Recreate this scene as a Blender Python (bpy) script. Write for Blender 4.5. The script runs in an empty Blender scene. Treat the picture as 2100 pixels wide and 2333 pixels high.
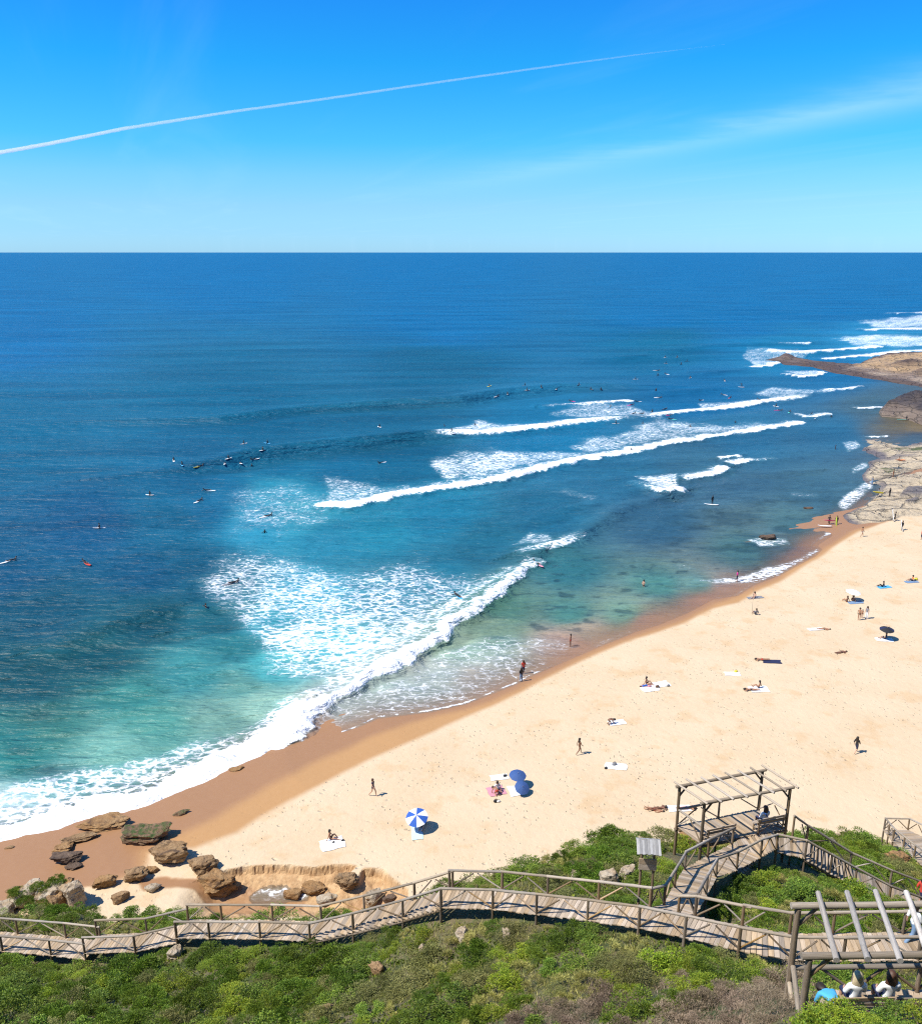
import bpy, bmesh, math, random
import numpy as np
from mathutils import Vector, Matrix, Euler

random.seed(7)
RNG = np.random.default_rng(7)
scene = bpy.context.scene
COL = scene.collection

# ------------------------------------------------------------------ camera
CAMZ = 46.0                      # metres above the sea
FPX = 2000.0                     # focal length in units of a 2100 wide frame
PITCH = math.atan((1166.5 - 574.0) / FPX)
CP, SP = math.cos(PITCH), math.sin(PITCH)
cam = bpy.data.cameras.new('camera')
cam.sensor_fit = 'HORIZONTAL'
cam.sensor_width = 36.0
cam.lens = 36.0 * FPX / 2100.0
cam.clip_start = 0.5
cam.clip_end = 400000
camo = bpy.data.objects.new('camera', cam)
COL.objects.link(camo)
camo.location = (0, 0, CAMZ)
camo.rotation_euler = (math.pi / 2 - PITCH, 0, 0)
scene.camera = camo

# ------------------------------------------------------------------ light
SUN_VEC = Vector((-1.08, -0.34, 1.60)).normalized()      # towards the sun
SUN_EL = math.asin(SUN_VEC.z)
SUN_AZ = math.atan2(SUN_VEC.x, SUN_VEC.y)                # clockwise from +Y
world = bpy.data.worlds.new('World')
scene.world = world
world.use_nodes = True
wn, wl = world.node_tree.nodes, world.node_tree.links
wn.clear()
w_out = wn.new('ShaderNodeOutputWorld')
w_bg = wn.new('ShaderNodeBackground')
w_bg.inputs['Strength'].default_value = 0.075
w_sky = wn.new('ShaderNodeTexSky')
w_sky.sky_type = 'NISHITA'
w_sky.sun_disc = False
w_sky.sun_elevation = SUN_EL
w_sky.sun_rotation = SUN_AZ
w_sky.air_density = 1.0
w_sky.dust_density = 0.3
w_sky.ozone_density = 3.0
w_sky.altitude = 0
# colour response of the photograph on the clear sky, by height above the horizon
w_tc = wn.new('ShaderNodeTexCoord')
w_sep = wn.new('ShaderNodeSeparateXYZ')
wl.new(w_tc.outputs['Generated'], w_sep.inputs[0])
w_ramp = wn.new('ShaderNodeValToRGB')
SKY_TINT = ((0.0, (.60, 1.15, 2.0)), (0.022, (.53, 1.04, 1.77)), (0.047, (.53, .99, 1.51)), (0.077, (.44, 1.01, 1.46)), (0.11, (.22, .99, 1.43)), (0.184, (.09, .93, 1.53)), (0.27, (.085, .78, 1.72)), (0.7, (.45, .85, 1.3)))
while len(w_ramp.color_ramp.elements) < len(SKY_TINT):
    w_ramp.color_ramp.elements.new(0.5)
for el_, (p_, c_) in zip(w_ramp.color_ramp.elements, SKY_TINT):
    el_.position = p_
    el_.color = (c_[0] / 2, c_[1] / 2, c_[2] / 2, 1)
wl.new(w_sep.outputs['Z'], w_ramp.inputs[0])
w_hs = wn.new('ShaderNodeMix')
w_hs.data_type = 'RGBA'
w_hs.blend_type = 'MULTIPLY'
w_hs.inputs[0].default_value = 1.0
wl.new(w_sky.outputs[0], w_hs.inputs[6])
w_dbl = wn.new('ShaderNodeVectorMath')
w_dbl.operation = 'SCALE'
w_dbl.inputs['Scale'].default_value = 2.0
wl.new(w_ramp.outputs[0], w_dbl.inputs[0])
wl.new(w_dbl.outputs[0], w_hs.inputs[7])
# thin cirrus: streaks by direction on the dome, all round the sky


def w_math(op, a, b=None):
    n = wn.new('ShaderNodeMath')
    n.operation = op
    for i, s in enumerate((a, b)):
        if s is None:
            continue
        if isinstance(s, (int, float)):
            n.inputs[i].default_value = s
        else:
            wl.new(s, n.inputs[i])
    return n.outputs[0]


w_zc = w_math('MAXIMUM', w_sep.outputs['Z'], 0.015)
w_px = w_math('DIVIDE', w_sep.outputs['X'], w_zc)
w_py = w_math('DIVIDE', w_sep.outputs['Y'], w_zc)
w_cmb = wn.new('ShaderNodeCombineXYZ')
wl.new(w_px, w_cmb.inputs[0])
wl.new(w_py, w_cmb.inputs[1])
w_map = wn.new('ShaderNodeMapping')
w_map.inputs['Scale'].default_value = (0.10, 0.80, 1)
w_al = w_math('ADD', w_math('MULTIPLY', w_px, 0.327), w_math('MULTIPLY', w_py, -0.945))
w_pp = w_math('ADD', w_math('MULTIPLY', w_px, 0.945), w_math('MULTIPLY', w_py, 0.327))
w_cm2 = wn.new('ShaderNodeCombineXYZ')
wl.new(w_al, w_cm2.inputs[0])
wl.new(w_pp, w_cm2.inputs[1])
wl.new(w_cm2.outputs[0], w_map.inputs[0])
w_noi = wn.new('ShaderNodeTexNoise')
w_noi.inputs['Scale'].default_value = 1.0
w_noi.inputs['Detail'].default_value = 7
w_noi.inputs['Roughness'].default_value = 0.55
w_noi.inputs['Distortion'].default_value = 0.6
wl.new(w_map.outputs[0], w_noi.inputs['Vector'])
w_mr = wn.new('ShaderNodeMapRange')
w_mr.interpolation_type = 'SMOOTHSTEP'
w_mr.inputs['From Min'].default_value = 0.50
w_mr.inputs['From Max'].default_value = 0.78
w_mr.inputs['To Max'].default_value = 0.09
wl.new(w_noi.outputs[0], w_mr.inputs[0])
# one broad spread-out streak of cirrus, straight across the dome
LX, LY, DX, DY = 1.41, 10.9, 0.327, -0.945
w_perp = w_math('ADD', w_math('MULTIPLY', w_math('SUBTRACT', w_px, LX), -DY), w_math('MULTIPLY', w_math('SUBTRACT', w_py, LY), DX))
w_n2 = wn.new('ShaderNodeTexNoise')
w_n2.inputs['Scale'].default_value = 0.22
w_n2.inputs['Detail'].default_value = 6
w_n2.inputs['Roughness'].default_value = 0.6
wl.new(w_cmb.outputs[0], w_n2.inputs['Vector'])
w_perp = w_math('ADD', w_perp, w_math('MULTIPLY', w_math('SUBTRACT', w_n2.outputs[0], 0.5), 2.4))
w_wid = w_math('ADD', 0.10, w_math('MULTIPLY', w_math('ABSOLUTE', w_py), 0.055))
w_g = w_math('POWER', 2.718, w_math('MULTIPLY', w_math('POWER', w_math('ABSOLUTE', w_math('DIVIDE', w_perp, w_wid)), 1.6), -1.0))
w_band = w_math('MULTIPLY', w_g, w_math('MULTIPLY', w_math('MAXIMUM', w_math('SUBTRACT', w_n2.outputs[0], 0.28), 0.0), 1.6))
w_band = w_math('MULTIPLY', w_band, w_math('MINIMUM', w_math('MULTIPLY', w_math('MAXIMUM', w_math('SUBTRACT', w_sep.outputs['Z'], 0.055), 0.0), 16.0), 1.0))
w_fac = w_math('MAXIMUM', w_band, w_mr.outputs[0])
w_mix = wn.new('ShaderNodeMix')
w_mix.data_type = 'RGBA'
wl.new(w_fac, w_mix.inputs[0])
wl.new(w_hs.outputs[2], w_mix.inputs[6])
w_mix.inputs[7].default_value = (5.6, 8.4, 10.6, 1)
wl.new(w_mix.outputs[2], w_bg.inputs['Color'])
wl.new(w_bg.outputs[0], w_out.inputs['Surface'])

sun = bpy.data.lights.new('sun', 'SUN')
sun.energy = 4.2
sun.angle = math.radians(0.53)
sun.color = (1.0, 0.955, 0.88)
suno = bpy.data.objects.new('sun', sun)
COL.objects.link(suno)
suno.location = (-60, -20, 120)
suno.rotation_euler = SUN_VEC.to_track_quat('Z', 'Y').to_euler()

vs = scene.view_settings
vs.view_transform = 'Standard'
vs.look = 'None'
vs.gamma = 1.0
vs.exposure = 0.66
vs.use_curve_mapping = False
scene.render.engine = 'CYCLES'
cy = scene.cycles
cy.use_denoising = False
cy.filter_width = 1.2
cy.max_bounces = 6
cy.diffuse_bounces = 2
cy.glossy_bounces = 2
cy.transmission_bounces = 2
cy.volume_bounces = 2
cy.transparent_max_bounces = 8
cy.caustics_reflective = False
cy.caustics_refractive = False


# ------------------------------------------------------------------ measuring
# Plan positions were surveyed from the photograph: a frame position plus a
# height (or a distance) gives a point in metres.
def ray(u, v):
    a, b = (u - 1050.0) / FPX, (1166.5 - v) / FPX
    return np.array((a, CP + b * SP, -SP + b * CP))


def onz(u, v, z=0.0):
    d = ray(u, v)
    return np.array((0, 0, CAMZ)) + d * ((z - CAMZ) / d[2])


def ony(u, v, y):
    d = ray(u, v)
    return np.array((0, 0, CAMZ)) + d * (y / d[1])


def plan(pts, z=0.0):
    return np.array([onz(u, v, z)[:2] for u, v in pts])


def sheet(x, y, z=0.0):
    """survey-sheet coordinates of plan points (inverse of onz)"""
    dz = z - CAMZ
    depth = y * CP - dz * SP
    up = y * SP + dz * CP
    return 1050 + FPX * x / depth, 1166.5 - FPX * up / depth


# ------------------------------------------------------------------ numpy fields
def vnoise(x, y, seed=0):
    xi, yi = np.floor(x).astype(np.int64), np.floor(y).astype(np.int64)
    fx, fy = x - xi, y - yi
    fx, fy = fx * fx * (3 - 2 * fx), fy * fy * (3 - 2 * fy)

    def h(a, b):
        n = (a * 374761393 + b * 668265263 + seed * 1442695041) & 0xFFFFFFFF
        n = ((n ^ (n >> 13)) * 1274126177) & 0xFFFFFFFF
        n = n ^ (n >> 16)
        return (n & 0xFFFF) / 65535.0
    a, b, c, d = h(xi, yi), h(xi + 1, yi), h(xi, yi + 1), h(xi + 1, yi + 1)
    return (a * (1 - fx) + b * fx) * (1 - fy) + (c * (1 - fx) + d * fx) * fy


def fbm(x, y, seed=0, octv=4, gain=0.5):
    s, a, t = 0, 1.0, 0
    for o in range(octv):
        s = s + a * vnoise(x * 2 ** o + 17.3 * o, y * 2 ** o - 9.1 * o, seed + o)
        t += a
        a *= gain
    return s / t


def sstep(a, b, x):
    t = np.clip((x - a) / (b - a), 0, 1)
    return t * t * (3 - 2 * t)


def poly_sdf(x, y, poly):
    """signed distance to a polygon, positive inside"""
    P = np.asarray(poly, float)
    best = np.full(x.shape, 1e18)
    inside = np.zeros(x.shape, bool)
    n = len(P)
    for i in range(n):
        a, b = P[i], P[(i + 1) % n]
        e = b - a
        t = np.clip(((x - a[0]) * e[0] + (y - a[1]) * e[1]) / (e @ e + 1e-12), 0, 1)
        d = (x - a[0] - t * e[0]) ** 2 + (y - a[1] - t * e[1]) ** 2
        best = np.minimum(best, d)
        c = ((a[1] > y) != (b[1] > y))
        with np.errstate(divide='ignore', invalid='ignore'):
            xi = a[0] + (y - a[1]) * (b[0] - a[0]) / (b[1] - a[1] if b[1] != a[1] else 1e-12)
        inside ^= c & (x < xi)
    return np.sqrt(best) * np.where(inside, 1, -1)


def line_sd(x, y, line):
    """distance to a polyline: (signed, positive on its right side), along-parameter, end overshoot"""
    P = np.asarray(line, float)
    best = np.full(x.shape, 1e18)
    sgn = np.ones(x.shape)
    par = np.zeros(x.shape)
    n = len(P)
    for i in range(n - 1):
        a, b = P[i], P[i + 1]
        e = b - a
        L = e @ e + 1e-12
        tr = ((x - a[0]) * e[0] + (y - a[1]) * e[1]) / L
        t = np.clip(tr, 0, 1)
        d = (x - a[0] - t * e[0]) ** 2 + (y - a[1] - t * e[1]) ** 2
        s = np.sign((x - a[0]) * e[1] - (y - a[1]) * e[0])
        m = d < best
        best = np.where(m, d, best)
        sgn = np.where(m, s, sgn)
        par = np.where(m, i + t, par)
    return np.sqrt(best) * sgn, par


# ------------------------------------------------------------------ objects
def tag(o, label=None, cat=None, group=None, kind=None):
    if label:
        o['label'] = label
    if cat:
        o['category'] = cat
    if group:
        o['group'] = group
    if kind:
        o['kind'] = kind
    return o


def link(name, mesh, parent=None):
    o = bpy.data.objects.new(name, mesh)
    COL.objects.link(o)
    if parent is not None:
        o.parent = parent
    return o


def empty(name, loc, rz=0.0, label=None, cat=None, group=None):
    o = bpy.data.objects.new(name, None)
    o.empty_display_size = 0.3
    COL.objects.link(o)
    o.location = loc
    o.rotation_euler = (0, 0, rz)
    return tag(o, label, cat, group)


def copy_tree(o, parent=None):
    c = o.copy()
    COL.objects.link(c)
    if parent is not None:
        c.parent = parent
    for ch in list(o.children):
        copy_tree(ch, c)
    return c


def mesh_np(name, co, quads, mats, smooth=True, tris=None):
    me = bpy.data.meshes.new(name)
    co = np.asarray(co, np.float32)
    nq = 0 if quads is None else len(quads)
    nt = 0 if tris is None else len(tris)
    me.vertices.add(len(co))
    me.vertices.foreach_set('co', co.ravel())
    loops = np.concatenate([np.asarray(q, np.int32).ravel() for q in (quads, tris) if q is not None and len(q)])
    me.loops.add(len(loops))
    me.loops.foreach_set('vertex_index', loops)
    me.polygons.add(nq + nt)
    st = np.concatenate([np.arange(nq) * 4, nq * 4 + np.arange(nt) * 3]).astype(np.int32)
    me.polygons.foreach_set('loop_start', st)
    me.update(calc_edges=True)
    me.validate()
    me.polygons.foreach_set('use_smooth', np.full(nq + nt, smooth))
    for m in (mats if isinstance(mats, (list, tuple)) else [mats]):
        me.materials.append(m)
    return me


def attr_f(me, name, arr):
    a = me.attributes.new(name, 'FLOAT', 'POINT')
    a.data.foreach_set('value', np.asarray(arr, np.float32).ravel())


def attr_c(me, name, arr):
    a = me.attributes.new(name, 'FLOAT_COLOR', 'POINT')
    arr = np.asarray(arr, np.float32)
    if arr.shape[1] == 3:
        arr = np.concatenate([arr, np.ones((len(arr), 1), np.float32)], 1)
    a.data.foreach_set('color', arr.ravel())


# ------------------------------------------------------------------ materials
class NT:
    """small node-building helper"""
    def __init__(self, name):
        self.m = bpy.data.materials.new(name)
        self.m.use_nodes = True
        self.t = self.m.node_tree
        self.t.nodes.clear()
        self.out = self.t.nodes.new('ShaderNodeOutputMaterial')

    def n(self, typ, **kw):
        node = self.t.nodes.new(typ)
        for k, v in kw.items():
            if k.startswith('_'):
                setattr(node, k[1:], v)
            else:
                key = int(k[1:]) if k[0] == 'i' and k[1:].isdigit() else k.replace('__', ' ')
                self.put(node.inputs[key], v)
        return node

    def put(self, sock, v):
        if hasattr(v, 'is_linked') or isinstance(v, bpy.types.NodeSocket):
            self.t.links.new(v, sock)
        else:
            if isinstance(v, tuple) and len(v) == 3 and sock.type == 'RGBA':
                v = (*v, 1)
            sock.default_value = v

    def math(self, op, a, b=0.0, clamp=False):
        return self.n('ShaderNodeMath', _operation=op, _use_clamp=clamp, i0=a, i1=b).outputs[0]

    def mixc(self, f, a, b, mode='MIX'):
        return self.n('ShaderNodeMix', _data_type='RGBA', _blend_type=mode, i0=f, i6=a, i7=b).outputs[2]

    def ramp(self, x, a, b, lo=0.0, hi=1.0):
        return self.n('ShaderNodeMapRange', _interpolation_type='SMOOTHSTEP', i0=x, i1=a, i2=b, i3=lo, i4=hi).outputs[0]

    def pos(self, scale=(1, 1, 1), rot=0.0, obj=True):
        src = self.n('ShaderNodeTexCoord').outputs['Object'] if obj else self.n('ShaderNodeNewGeometry').outputs['Position']
        return self.n('ShaderNodeMapping', i0=src, Scale=scale, Rotation=(0, 0, rot)).outputs[0]

    def noise(self, vec, scale=1.0, detail=4.0, rough=0.5, dist=0.0):
        return self.n('ShaderNodeTexNoise', Vector=vec, Scale=scale, Detail=detail, Roughness=rough, Distortion=dist).outputs[0]

    def attr(self, name, color=False):
        a = self.n('ShaderNodeAttribute', _attribute_name=name)
        return a.outputs['Color' if color else 'Fac']

    def bump(self, h, dist=0.1, strength=1.0, normal=None):
        b = self.n('ShaderNodeBump', Height=h, Distance=dist, Strength=strength)
        if normal is not None:
            self.t.links.new(normal, b.inputs['Normal'])
        return b.outputs[0]

    def done(self, **kw):
        p = self.n('ShaderNodeBsdfPrincipled')
        for k, v in kw.items():
            self.put(p.inputs[k.replace('__', ' ')], v)
        self.t.links.new(p.outputs[0], self.out.inputs['Surface'])
        self.p = p
        return self.m


def plain(name, col, rough=0.7, var=0.12, scale=6.0):
    t = NT(name)
    nz = t.noise(t.pos(), scale, 3)
    dark = tuple(c * (1 - var) for c in col)
    lite = tuple(min(1, c * (1 + var)) for c in col)
    return t.done(Base__Color=t.mixc(nz, dark, lite), Roughness=rough)
# ================================================================== coast plan
SHORE = plan([(-900, 2330), (-420, 2075), (-200, 1990), (-60, 1948), (0, 1927), (43, 1913), (132, 1896), (211, 1862), (290, 1848), (346, 1830), (396, 1804),
              (462, 1788), (514, 1762), (554, 1730), (600, 1708), (645, 1693), (681, 1694), (754, 1679), (811, 1660), (861, 1637), (919, 1630),
              (985, 1622), (1061, 1605), (1119, 1582), (1177, 1559), (1215, 1539), (1292, 1505), (1373, 1470), (1450, 1439),
              (1500, 1424), (1565, 1397), (1623, 1366), (1681, 1357), (1715, 1334), (1777, 1310), (1823, 1284), (1854, 1267), (1866, 1252),
              (1852, 1243), (1869, 1228), (1890, 1218), (1919, 1200), (1934, 1180), (1990, 1140), (2060, 1090), (2140, 1030), (2300, 960),
              (2600, 900), (3300, 850)])


def dry_dist(x, y):
    """metres inland of the water's edge (negative out at sea)"""
    d, _ = line_sd(x, y, SHORE)
    return d


SCARP = [(470, 1986), (492, 1984), (520, 1974), (560, 1968), (600, 1965), (650, 1967), (716, 1974), (720, 1973), (738, 1970), (765, 1968), (798, 1968), (811, 1972),
         (806, 1980), (792, 1990), (783, 1999), (786, 2008), (815, 2001), (821, 1985), (829, 1977), (845, 1977),
         (865, 1981), (883, 1993), (900, 2008), (930, 2030), (930, 2090), (470, 2090), (340, 2090), (340, 2012), (430, 2005)]
SCARP_W = plan(SCARP, 1.05)


def beach_z(x, y):
    x = np.asarray(x, float)
    y = np.asarray(y, float)
    d = dry_dist(x, y)
    z = np.where(d > 0, 1.75 * (1 - np.exp(-np.maximum(d, 0) / 22.0)), 0.075 * d)
    z = np.maximum(z, -4.0)
    z = z + 0.05 * (fbm(x * 0.25, y * 0.25, 3) - 0.5) * sstep(1.0, 6.0, d)
    m = (np.abs(x + 16) < 24) & (y < 75)
    if m.any():
        xm, ym = x[m], y[m]
        s = poly_sdf(xm + 0.25 * (fbm(xm * 1.5, ym * 1.5, 8) - .5), ym + 0.55 * (fbm(xm * 1.6, ym * 1.6, 9, 4, .6) - .5), SCARP_W)
        lip = sstep(-0.02, 0.26, s)
        tal = sstep(0.1, 2.2, s + 0.9 * (fbm(xm * 1.1, ym * 1.1, 10) - .5))
        fade = sstep(-20.8, -17.6, xm)
        z[m] = z[m] - fade * (0.62 * lip + 0.62 * tal)
    return z


def hit(u, v, fn=None):
    """point on the sand under a frame position"""
    z = 1.0
    for _ in range(6):
        p = onz(u, v, z)
        z = float((fn or beach_z)(np.array([p[0]]), np.array([p[1]]))[0])
    p = onz(u, v, z)
    return Vector((p[0], p[1], z))


# ================================================================== sea
def build_sea():
    NR, NC = 760, 860
    t = np.concatenate([np.linspace(0.84, 0.03, NR - 90), np.geomspace(0.0292, 0.00035, 90)])
    a = np.linspace(-0.82, 0.78, NC)
    Y = (CAMZ / t)[:, None] * np.ones((1, NC))
    X = Y * a[None, :]
    x, y = X.ravel(), Y.ravel()
    U, V = sheet(x, y)
    dist = np.hypot(x, y)
    inland = np.full(x.shape, -200.0)
    near = y < 700
    inland[near] = dry_dist(x[near], y[near])
    z = np.zeros_like(x)
    foam = np.zeros_like(x)
    # general swell, long crests running with the shore
    ang = math.radians(14)
    q = -x * math.sin(ang) * 1.0 + y * math.cos(ang)
    p = x * math.cos(ang) + y * math.sin(ang)
    qq = q + 9 * fbm(p * 0.012, q * 0.012, 20, 3)
    env = fbm(p * 0.01, q * 0.03, 21, 3)
    sw = 0.55 * sstep(0.40, 0.75, env) * (np.sin(qq * 2 * np.pi / 23.0) * 0.6 + np.sin(qq * 2 * np.pi / 37.0 + 1))
    far_amp = sstep(70, 160, y)
    z += 0.65 * sw * far_amp
    chop = (fbm(p * 0.22, q * 0.6, 22, 3) - .5) * 0.42 + (fbm(p * 0.5, q * 1.3, 25, 2) - .5) * 0.2
    z += chop * np.clip(160 / dist, 0.25, 1.0) * sstep(0.2, -3.5, inland)

    def ridge(px, amp, wf, wb, fm=0.0, fw=6.0, wob=1.0, solid=0.35, ff=1.0, wq=.22):
        nonlocal z, foam
        P = plan(px)
        pad = max(30.0, fw * 2)
        m = (x > P[:, 0].min() - pad) & (x < P[:, 0].max() + pad) & (y > P[:, 1].min() - pad) & (y < P[:, 1].max() + pad)
        xm, ym = x[m], y[m]
        wbx = wob * (fbm(xm * wq, ym * wq, 31, 4 if wq > .1 else 2, .6) - .5) * 3.0
        s, par = line_sd(xm, ym, P)
        s = s + wbx
        k = np.arange(len(P))
        A = np.interp(par, k, np.full(len(P), amp) if np.isscalar(amp) else amp)
        Fm = np.interp(par, k, np.full(len(P), fm) if np.isscalar(fm) else fm)
        # taper past the ends
        for end, nb in ((0, 1), (-1, -2)):
            e = P[end] - P[nb]
            e = e / np.linalg.norm(e)
            over = (xm - P[end][0]) * e[0] + (ym - P[end][1]) * e[1]
            tp = np.exp(-(np.maximum(over, 0) / (wb * 2.0)) ** 2)
            A = A * tp
            Fm = Fm * np.exp(-(np.maximum(over, 0) / 2.5) ** 2)
        prof = np.where(s > 0, np.exp(-(s / wf) ** 2), np.exp(-(s / wb) ** 2))
        z[m] += A * prof - 0.30 * A * np.exp(-((s - 2.2 * wf) / (1.4 * wf)) ** 2)
        front = sstep(wf * 0.95 * ff, wf * (0.55 + .8 * (ff - 1)), s)
        fl = fw * (.35 + 1.3 * fbm(xm * .16, ym * .16, 33, 4, .6))
        back = np.where(s > -fl * solid, 1.0, np.exp(-(np.maximum(-s - fl * solid, 0) / (fl * 0.8)) ** 1.4) * 0.80)
        tear = sstep(.30, .52, fbm(xm * .8, ym * .8, 35, 4, .65) + .28 * sstep(-fl * .5, 0, s))
        foam[m] = np.maximum(foam[m], Fm * front * back * (.72 + .28 * tear))

    # outer swell lines
    ridge([(-300, 975), (173, 965), (500, 958), (700, 936), (892, 923), (1046, 917), (1161, 900), (1277, 888), (1400, 884), (1520, 884)],
          [0, .8, 1.3, 1.9, 2.2, 2.2, 2.2, 2.0, 1.6, .7], 2.8, 9.0, 0, wob=2.0, wq=.03)
    ridge([(250, 1088), (370, 1076), (438, 1066), (510, 1056), (574, 1043), (671, 1029), (750, 1020), (854, 1009), (960, 998), (1023, 994),
           (1104, 990), (1238, 975), (1388, 959), (1440, 955), (1498, 947), (1597, 934), (1712, 920), (1818, 907), (1850, 900), (1887, 888)],
          [.5, 1.1, 1.6, 1.9, 2.0, 2.1, 2.1, 2.1, 2.0, 1.7, 1.2, 1.1, .9, .9, .9, .8, .7, .6, .4, .3], 2.6, 6.0,
          [0, 0, 0, 0, 0, 0, 0, 0, 0, .9, 1, 1, .8, .35, .9, 1, 1, .9, .1, .9], 3.6, wob=1.0, wq=.06)
    ridge([(1400, 905), (1500, 897), (1600, 890), (1690, 880)], [.3, .9, .8, .3], 3.5, 7.0, 0)
    ridge([(1240, 926), (1340, 921), (1432, 914)], .5, 2, 4, [.4, .8, 1], 3.0)
    ridge([(1500, 803), (1620, 790), (1720, 786), (1821, 786), (1847, 784)], [.4, 1, 1.2, 1.2, .8], 4, 8, [0, 0, 0, .7, 1], 3)
    ridge([(1300, 828), (1450, 815), (1560, 800)], [.2, .8, .3], 4, 9, 0)
    ridge([(1500, 860), (1640, 850), (1730, 843)], [.2, .9, .4], 3, 8, 0)
    # large white water
    ridge([(738, 1153), (788, 1156), (873, 1134), (1000, 1112), (1123, 1095), (1238, 1068), (1300, 1057), (1354, 1046), (1432, 1030), (1531, 1010),
           (1630, 994), (1729, 977), (1821, 963)],
          [.6, .65, .65, .65, .65, .65, .65, .6, .5, .45, .4, .3, .2], 2.1, 6.0, 1.0, [3.6][0], wob=1.5, solid=0.35)
    ridge([(1564, 1091), (1610, 1080), (1650, 1069)], [.7, .8, .7], 1.6, 5, [.9, 1, 1], 2.2)
    ridge([(1650, 1070), (1750, 1082), (1850, 1074)], .45, 1.6, 4, 0)
    ridge([(1640, 1048), (1680, 1043)], .4, 1.2, 3, 1, 1.2)
    ridge([(1666, 1057), (1697, 1051), (1790, 1043)], [.5, .5, .3], 1.4, 4, [1, 1, 0], 1.6)
    ridge([(1410, 1090), (1470, 1112), (1510, 1128), (1543, 1122)], [.2, .7, 1.0, .8], 1.6, 4, [0, .5, 1, 1], 3.0)
    ridge([(1190, 1262), (1277, 1243), (1346, 1204), (1415, 1169), (1492, 1139), (1545, 1125)], [.4, .8, .75, .7, .7, .5], 2.0, 4.5,
          [.5, .9, 0, 0, 0, 0], 1.8, wob=.8, wq=.07)
    ridge([(1100, 1216), (1250, 1180), (1400, 1130), (1500, 1100)], [.1, .4, .4, .2], 2.4, 4, 0)
    ridge([(1500, 1180), (1600, 1165), (1720, 1150)], [.1, .35, .1], 1.6, 3, 0)
    # the breaker nearest the sand
    ridge([(640, 1690), (685, 1654), (715, 1623), (754, 1588), (815, 1562), (869, 1536), (915, 1512), (946, 1486), (996, 1458), (1023, 1424),
           (1058, 1401), (1092, 1378), (1138, 1350), (1206, 1290), (1240, 1262)],
          [.45, .6, .7, .8, .85, .9, .9, .9, .9, .9, .85, .8, .8, .7, .4], 1.1, 3.2,
          [1, 1, 1, 1, 1, 1, 1, 1, 1, .95, .9, .9, .95, .8, 0], [2.2][0], wob=1.3, solid=0.45, ff=1.2)
    ridge([(-80, 1925), (0, 1895), (66, 1878), (132, 1862), (211, 1838), (290, 1824), (346, 1806), (396, 1782), (462, 1764), (514, 1738), (554, 1706),
           (600, 1684), (640, 1655), (690, 1620)],
          .30, 1.3, 3.0, 1.0, 2.3, wob=1.2, solid=0.45, ff=2.3)
    ridge([(120, 1470), (250, 1430), (330, 1405), (420, 1385), (520, 1378)], [.2, .7, .8, .6, .2], 2.2, 5, 0)
    ridge([(0, 1500), (160, 1480), (330, 1450)], [.2, .35, .2], 2, 4, 0)
    # right hand cove
    ridge([(1720, 838), (1750, 835), (1775, 825)], .5, 2, 5, [1, 1, .9], 6)
    ridge([(1783, 852), (1823, 859), (1866, 856), (1876, 848)], .4, 1.6, 4, [.6, 1, 1, .8], 5)
    ridge([(1748, 797), (1810, 807), (1898, 801), (1964, 795), (2003, 790)], .8, 3, 7, 1, 9)
    ridge([(1882, 818), (1986, 809), (2050, 803), (2160, 798)], .5, 2, 5, 1, 6)
    ridge([(1972, 753), (2040, 751), (2091, 750), (2140, 750)], .9, 4, 8, [.8, 1, 1, 1], 12)
    ridge([(2040, 715), (2100, 714), (2200, 712)], .9, 4, 8, 1, 14)
    ridge([(1810, 945), (1843, 953), (1886, 944)], .35, 1.3, 3, [.5, 1, .8], 3)
    ridge([(1957, 931), (2000, 930), (2030, 932)], .3, 1.2, 3, 1, 3)
    ridge([(1905, 889), (1930, 886), (1961, 880)], .4, 1.5, 3, [.7, 1, .6], 2)
    ridge([(1985, 998), (2020, 996)], .3, 1, 2, 1, 1.5)

    # ---- foam nets left behind (survey polygons, feathered)
    def net(poly, dens, feather, jit=14.0, seed=40):
        nonlocal foam
        P = np.array(poly, float)
        lo, hi = P.min(0) - feather * 3 - jit * 2, P.max(0) + feather * 3 + jit * 2
        m = (U > lo[0]) & (U < hi[0]) & (V > lo[1]) & (V < hi[1]) & (y > 0)
        um, vm = U[m], V[m]
        j = (fbm(x[m] * .12, y[m] * .12, seed, 4, .6) - .5) * 2 * jit
        s = poly_sdf(um, vm, P) + j
        f = sstep(-feather, feather, s) * dens * (0.72 + 0.56 * fbm(x[m] * .2, y[m] * .2, seed + 3, 3))
        foam[m] = np.maximum(foam[m], np.minimum(f, max(dens, 0.0) * 1.1))

    net([(455, 1335), (500, 1265), (560, 1240), (640, 1262), (760, 1300), (900, 1330), (1000, 1400), (940, 1480), (840, 1550), (755, 1575), (680, 1552),
         (620, 1520), (560, 1465), (530, 1420), (480, 1375)], .60, 48, 34)
    net([(560, 1430), (700, 1380), (900, 1420), (980, 1430), (930, 1480), (830, 1545), (740, 1560), (650, 1520)], .70, 60, 30, 43)
    net([(560, 1245), (700, 1290), (960, 1275), (1110, 1310), (1195, 1300), (1060, 1395), (980, 1440), (800, 1380), (600, 1330)], .50, 40, 30, 44)
    net([(700, 1600), (740, 1545), (860, 1450), (980, 1380), (1110, 1310), (1195, 1290), (1110, 1355), (1030, 1412), (950, 1476), (830, 1550), (740, 1600)], .68, 18, 16, 45)
    net([(740, 1085), (800, 1092), (880, 1110), (970, 1115), (900, 1130), (800, 1150), (740, 1150)], .54, 12, 16, 46)
    net([(985, 1050), (1060, 1022), (1240, 1025), (1350, 1030), (1300, 1055), (1150, 1085), (1010, 1105), (1000, 1075)], .62, 15, 20, 47)
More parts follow.
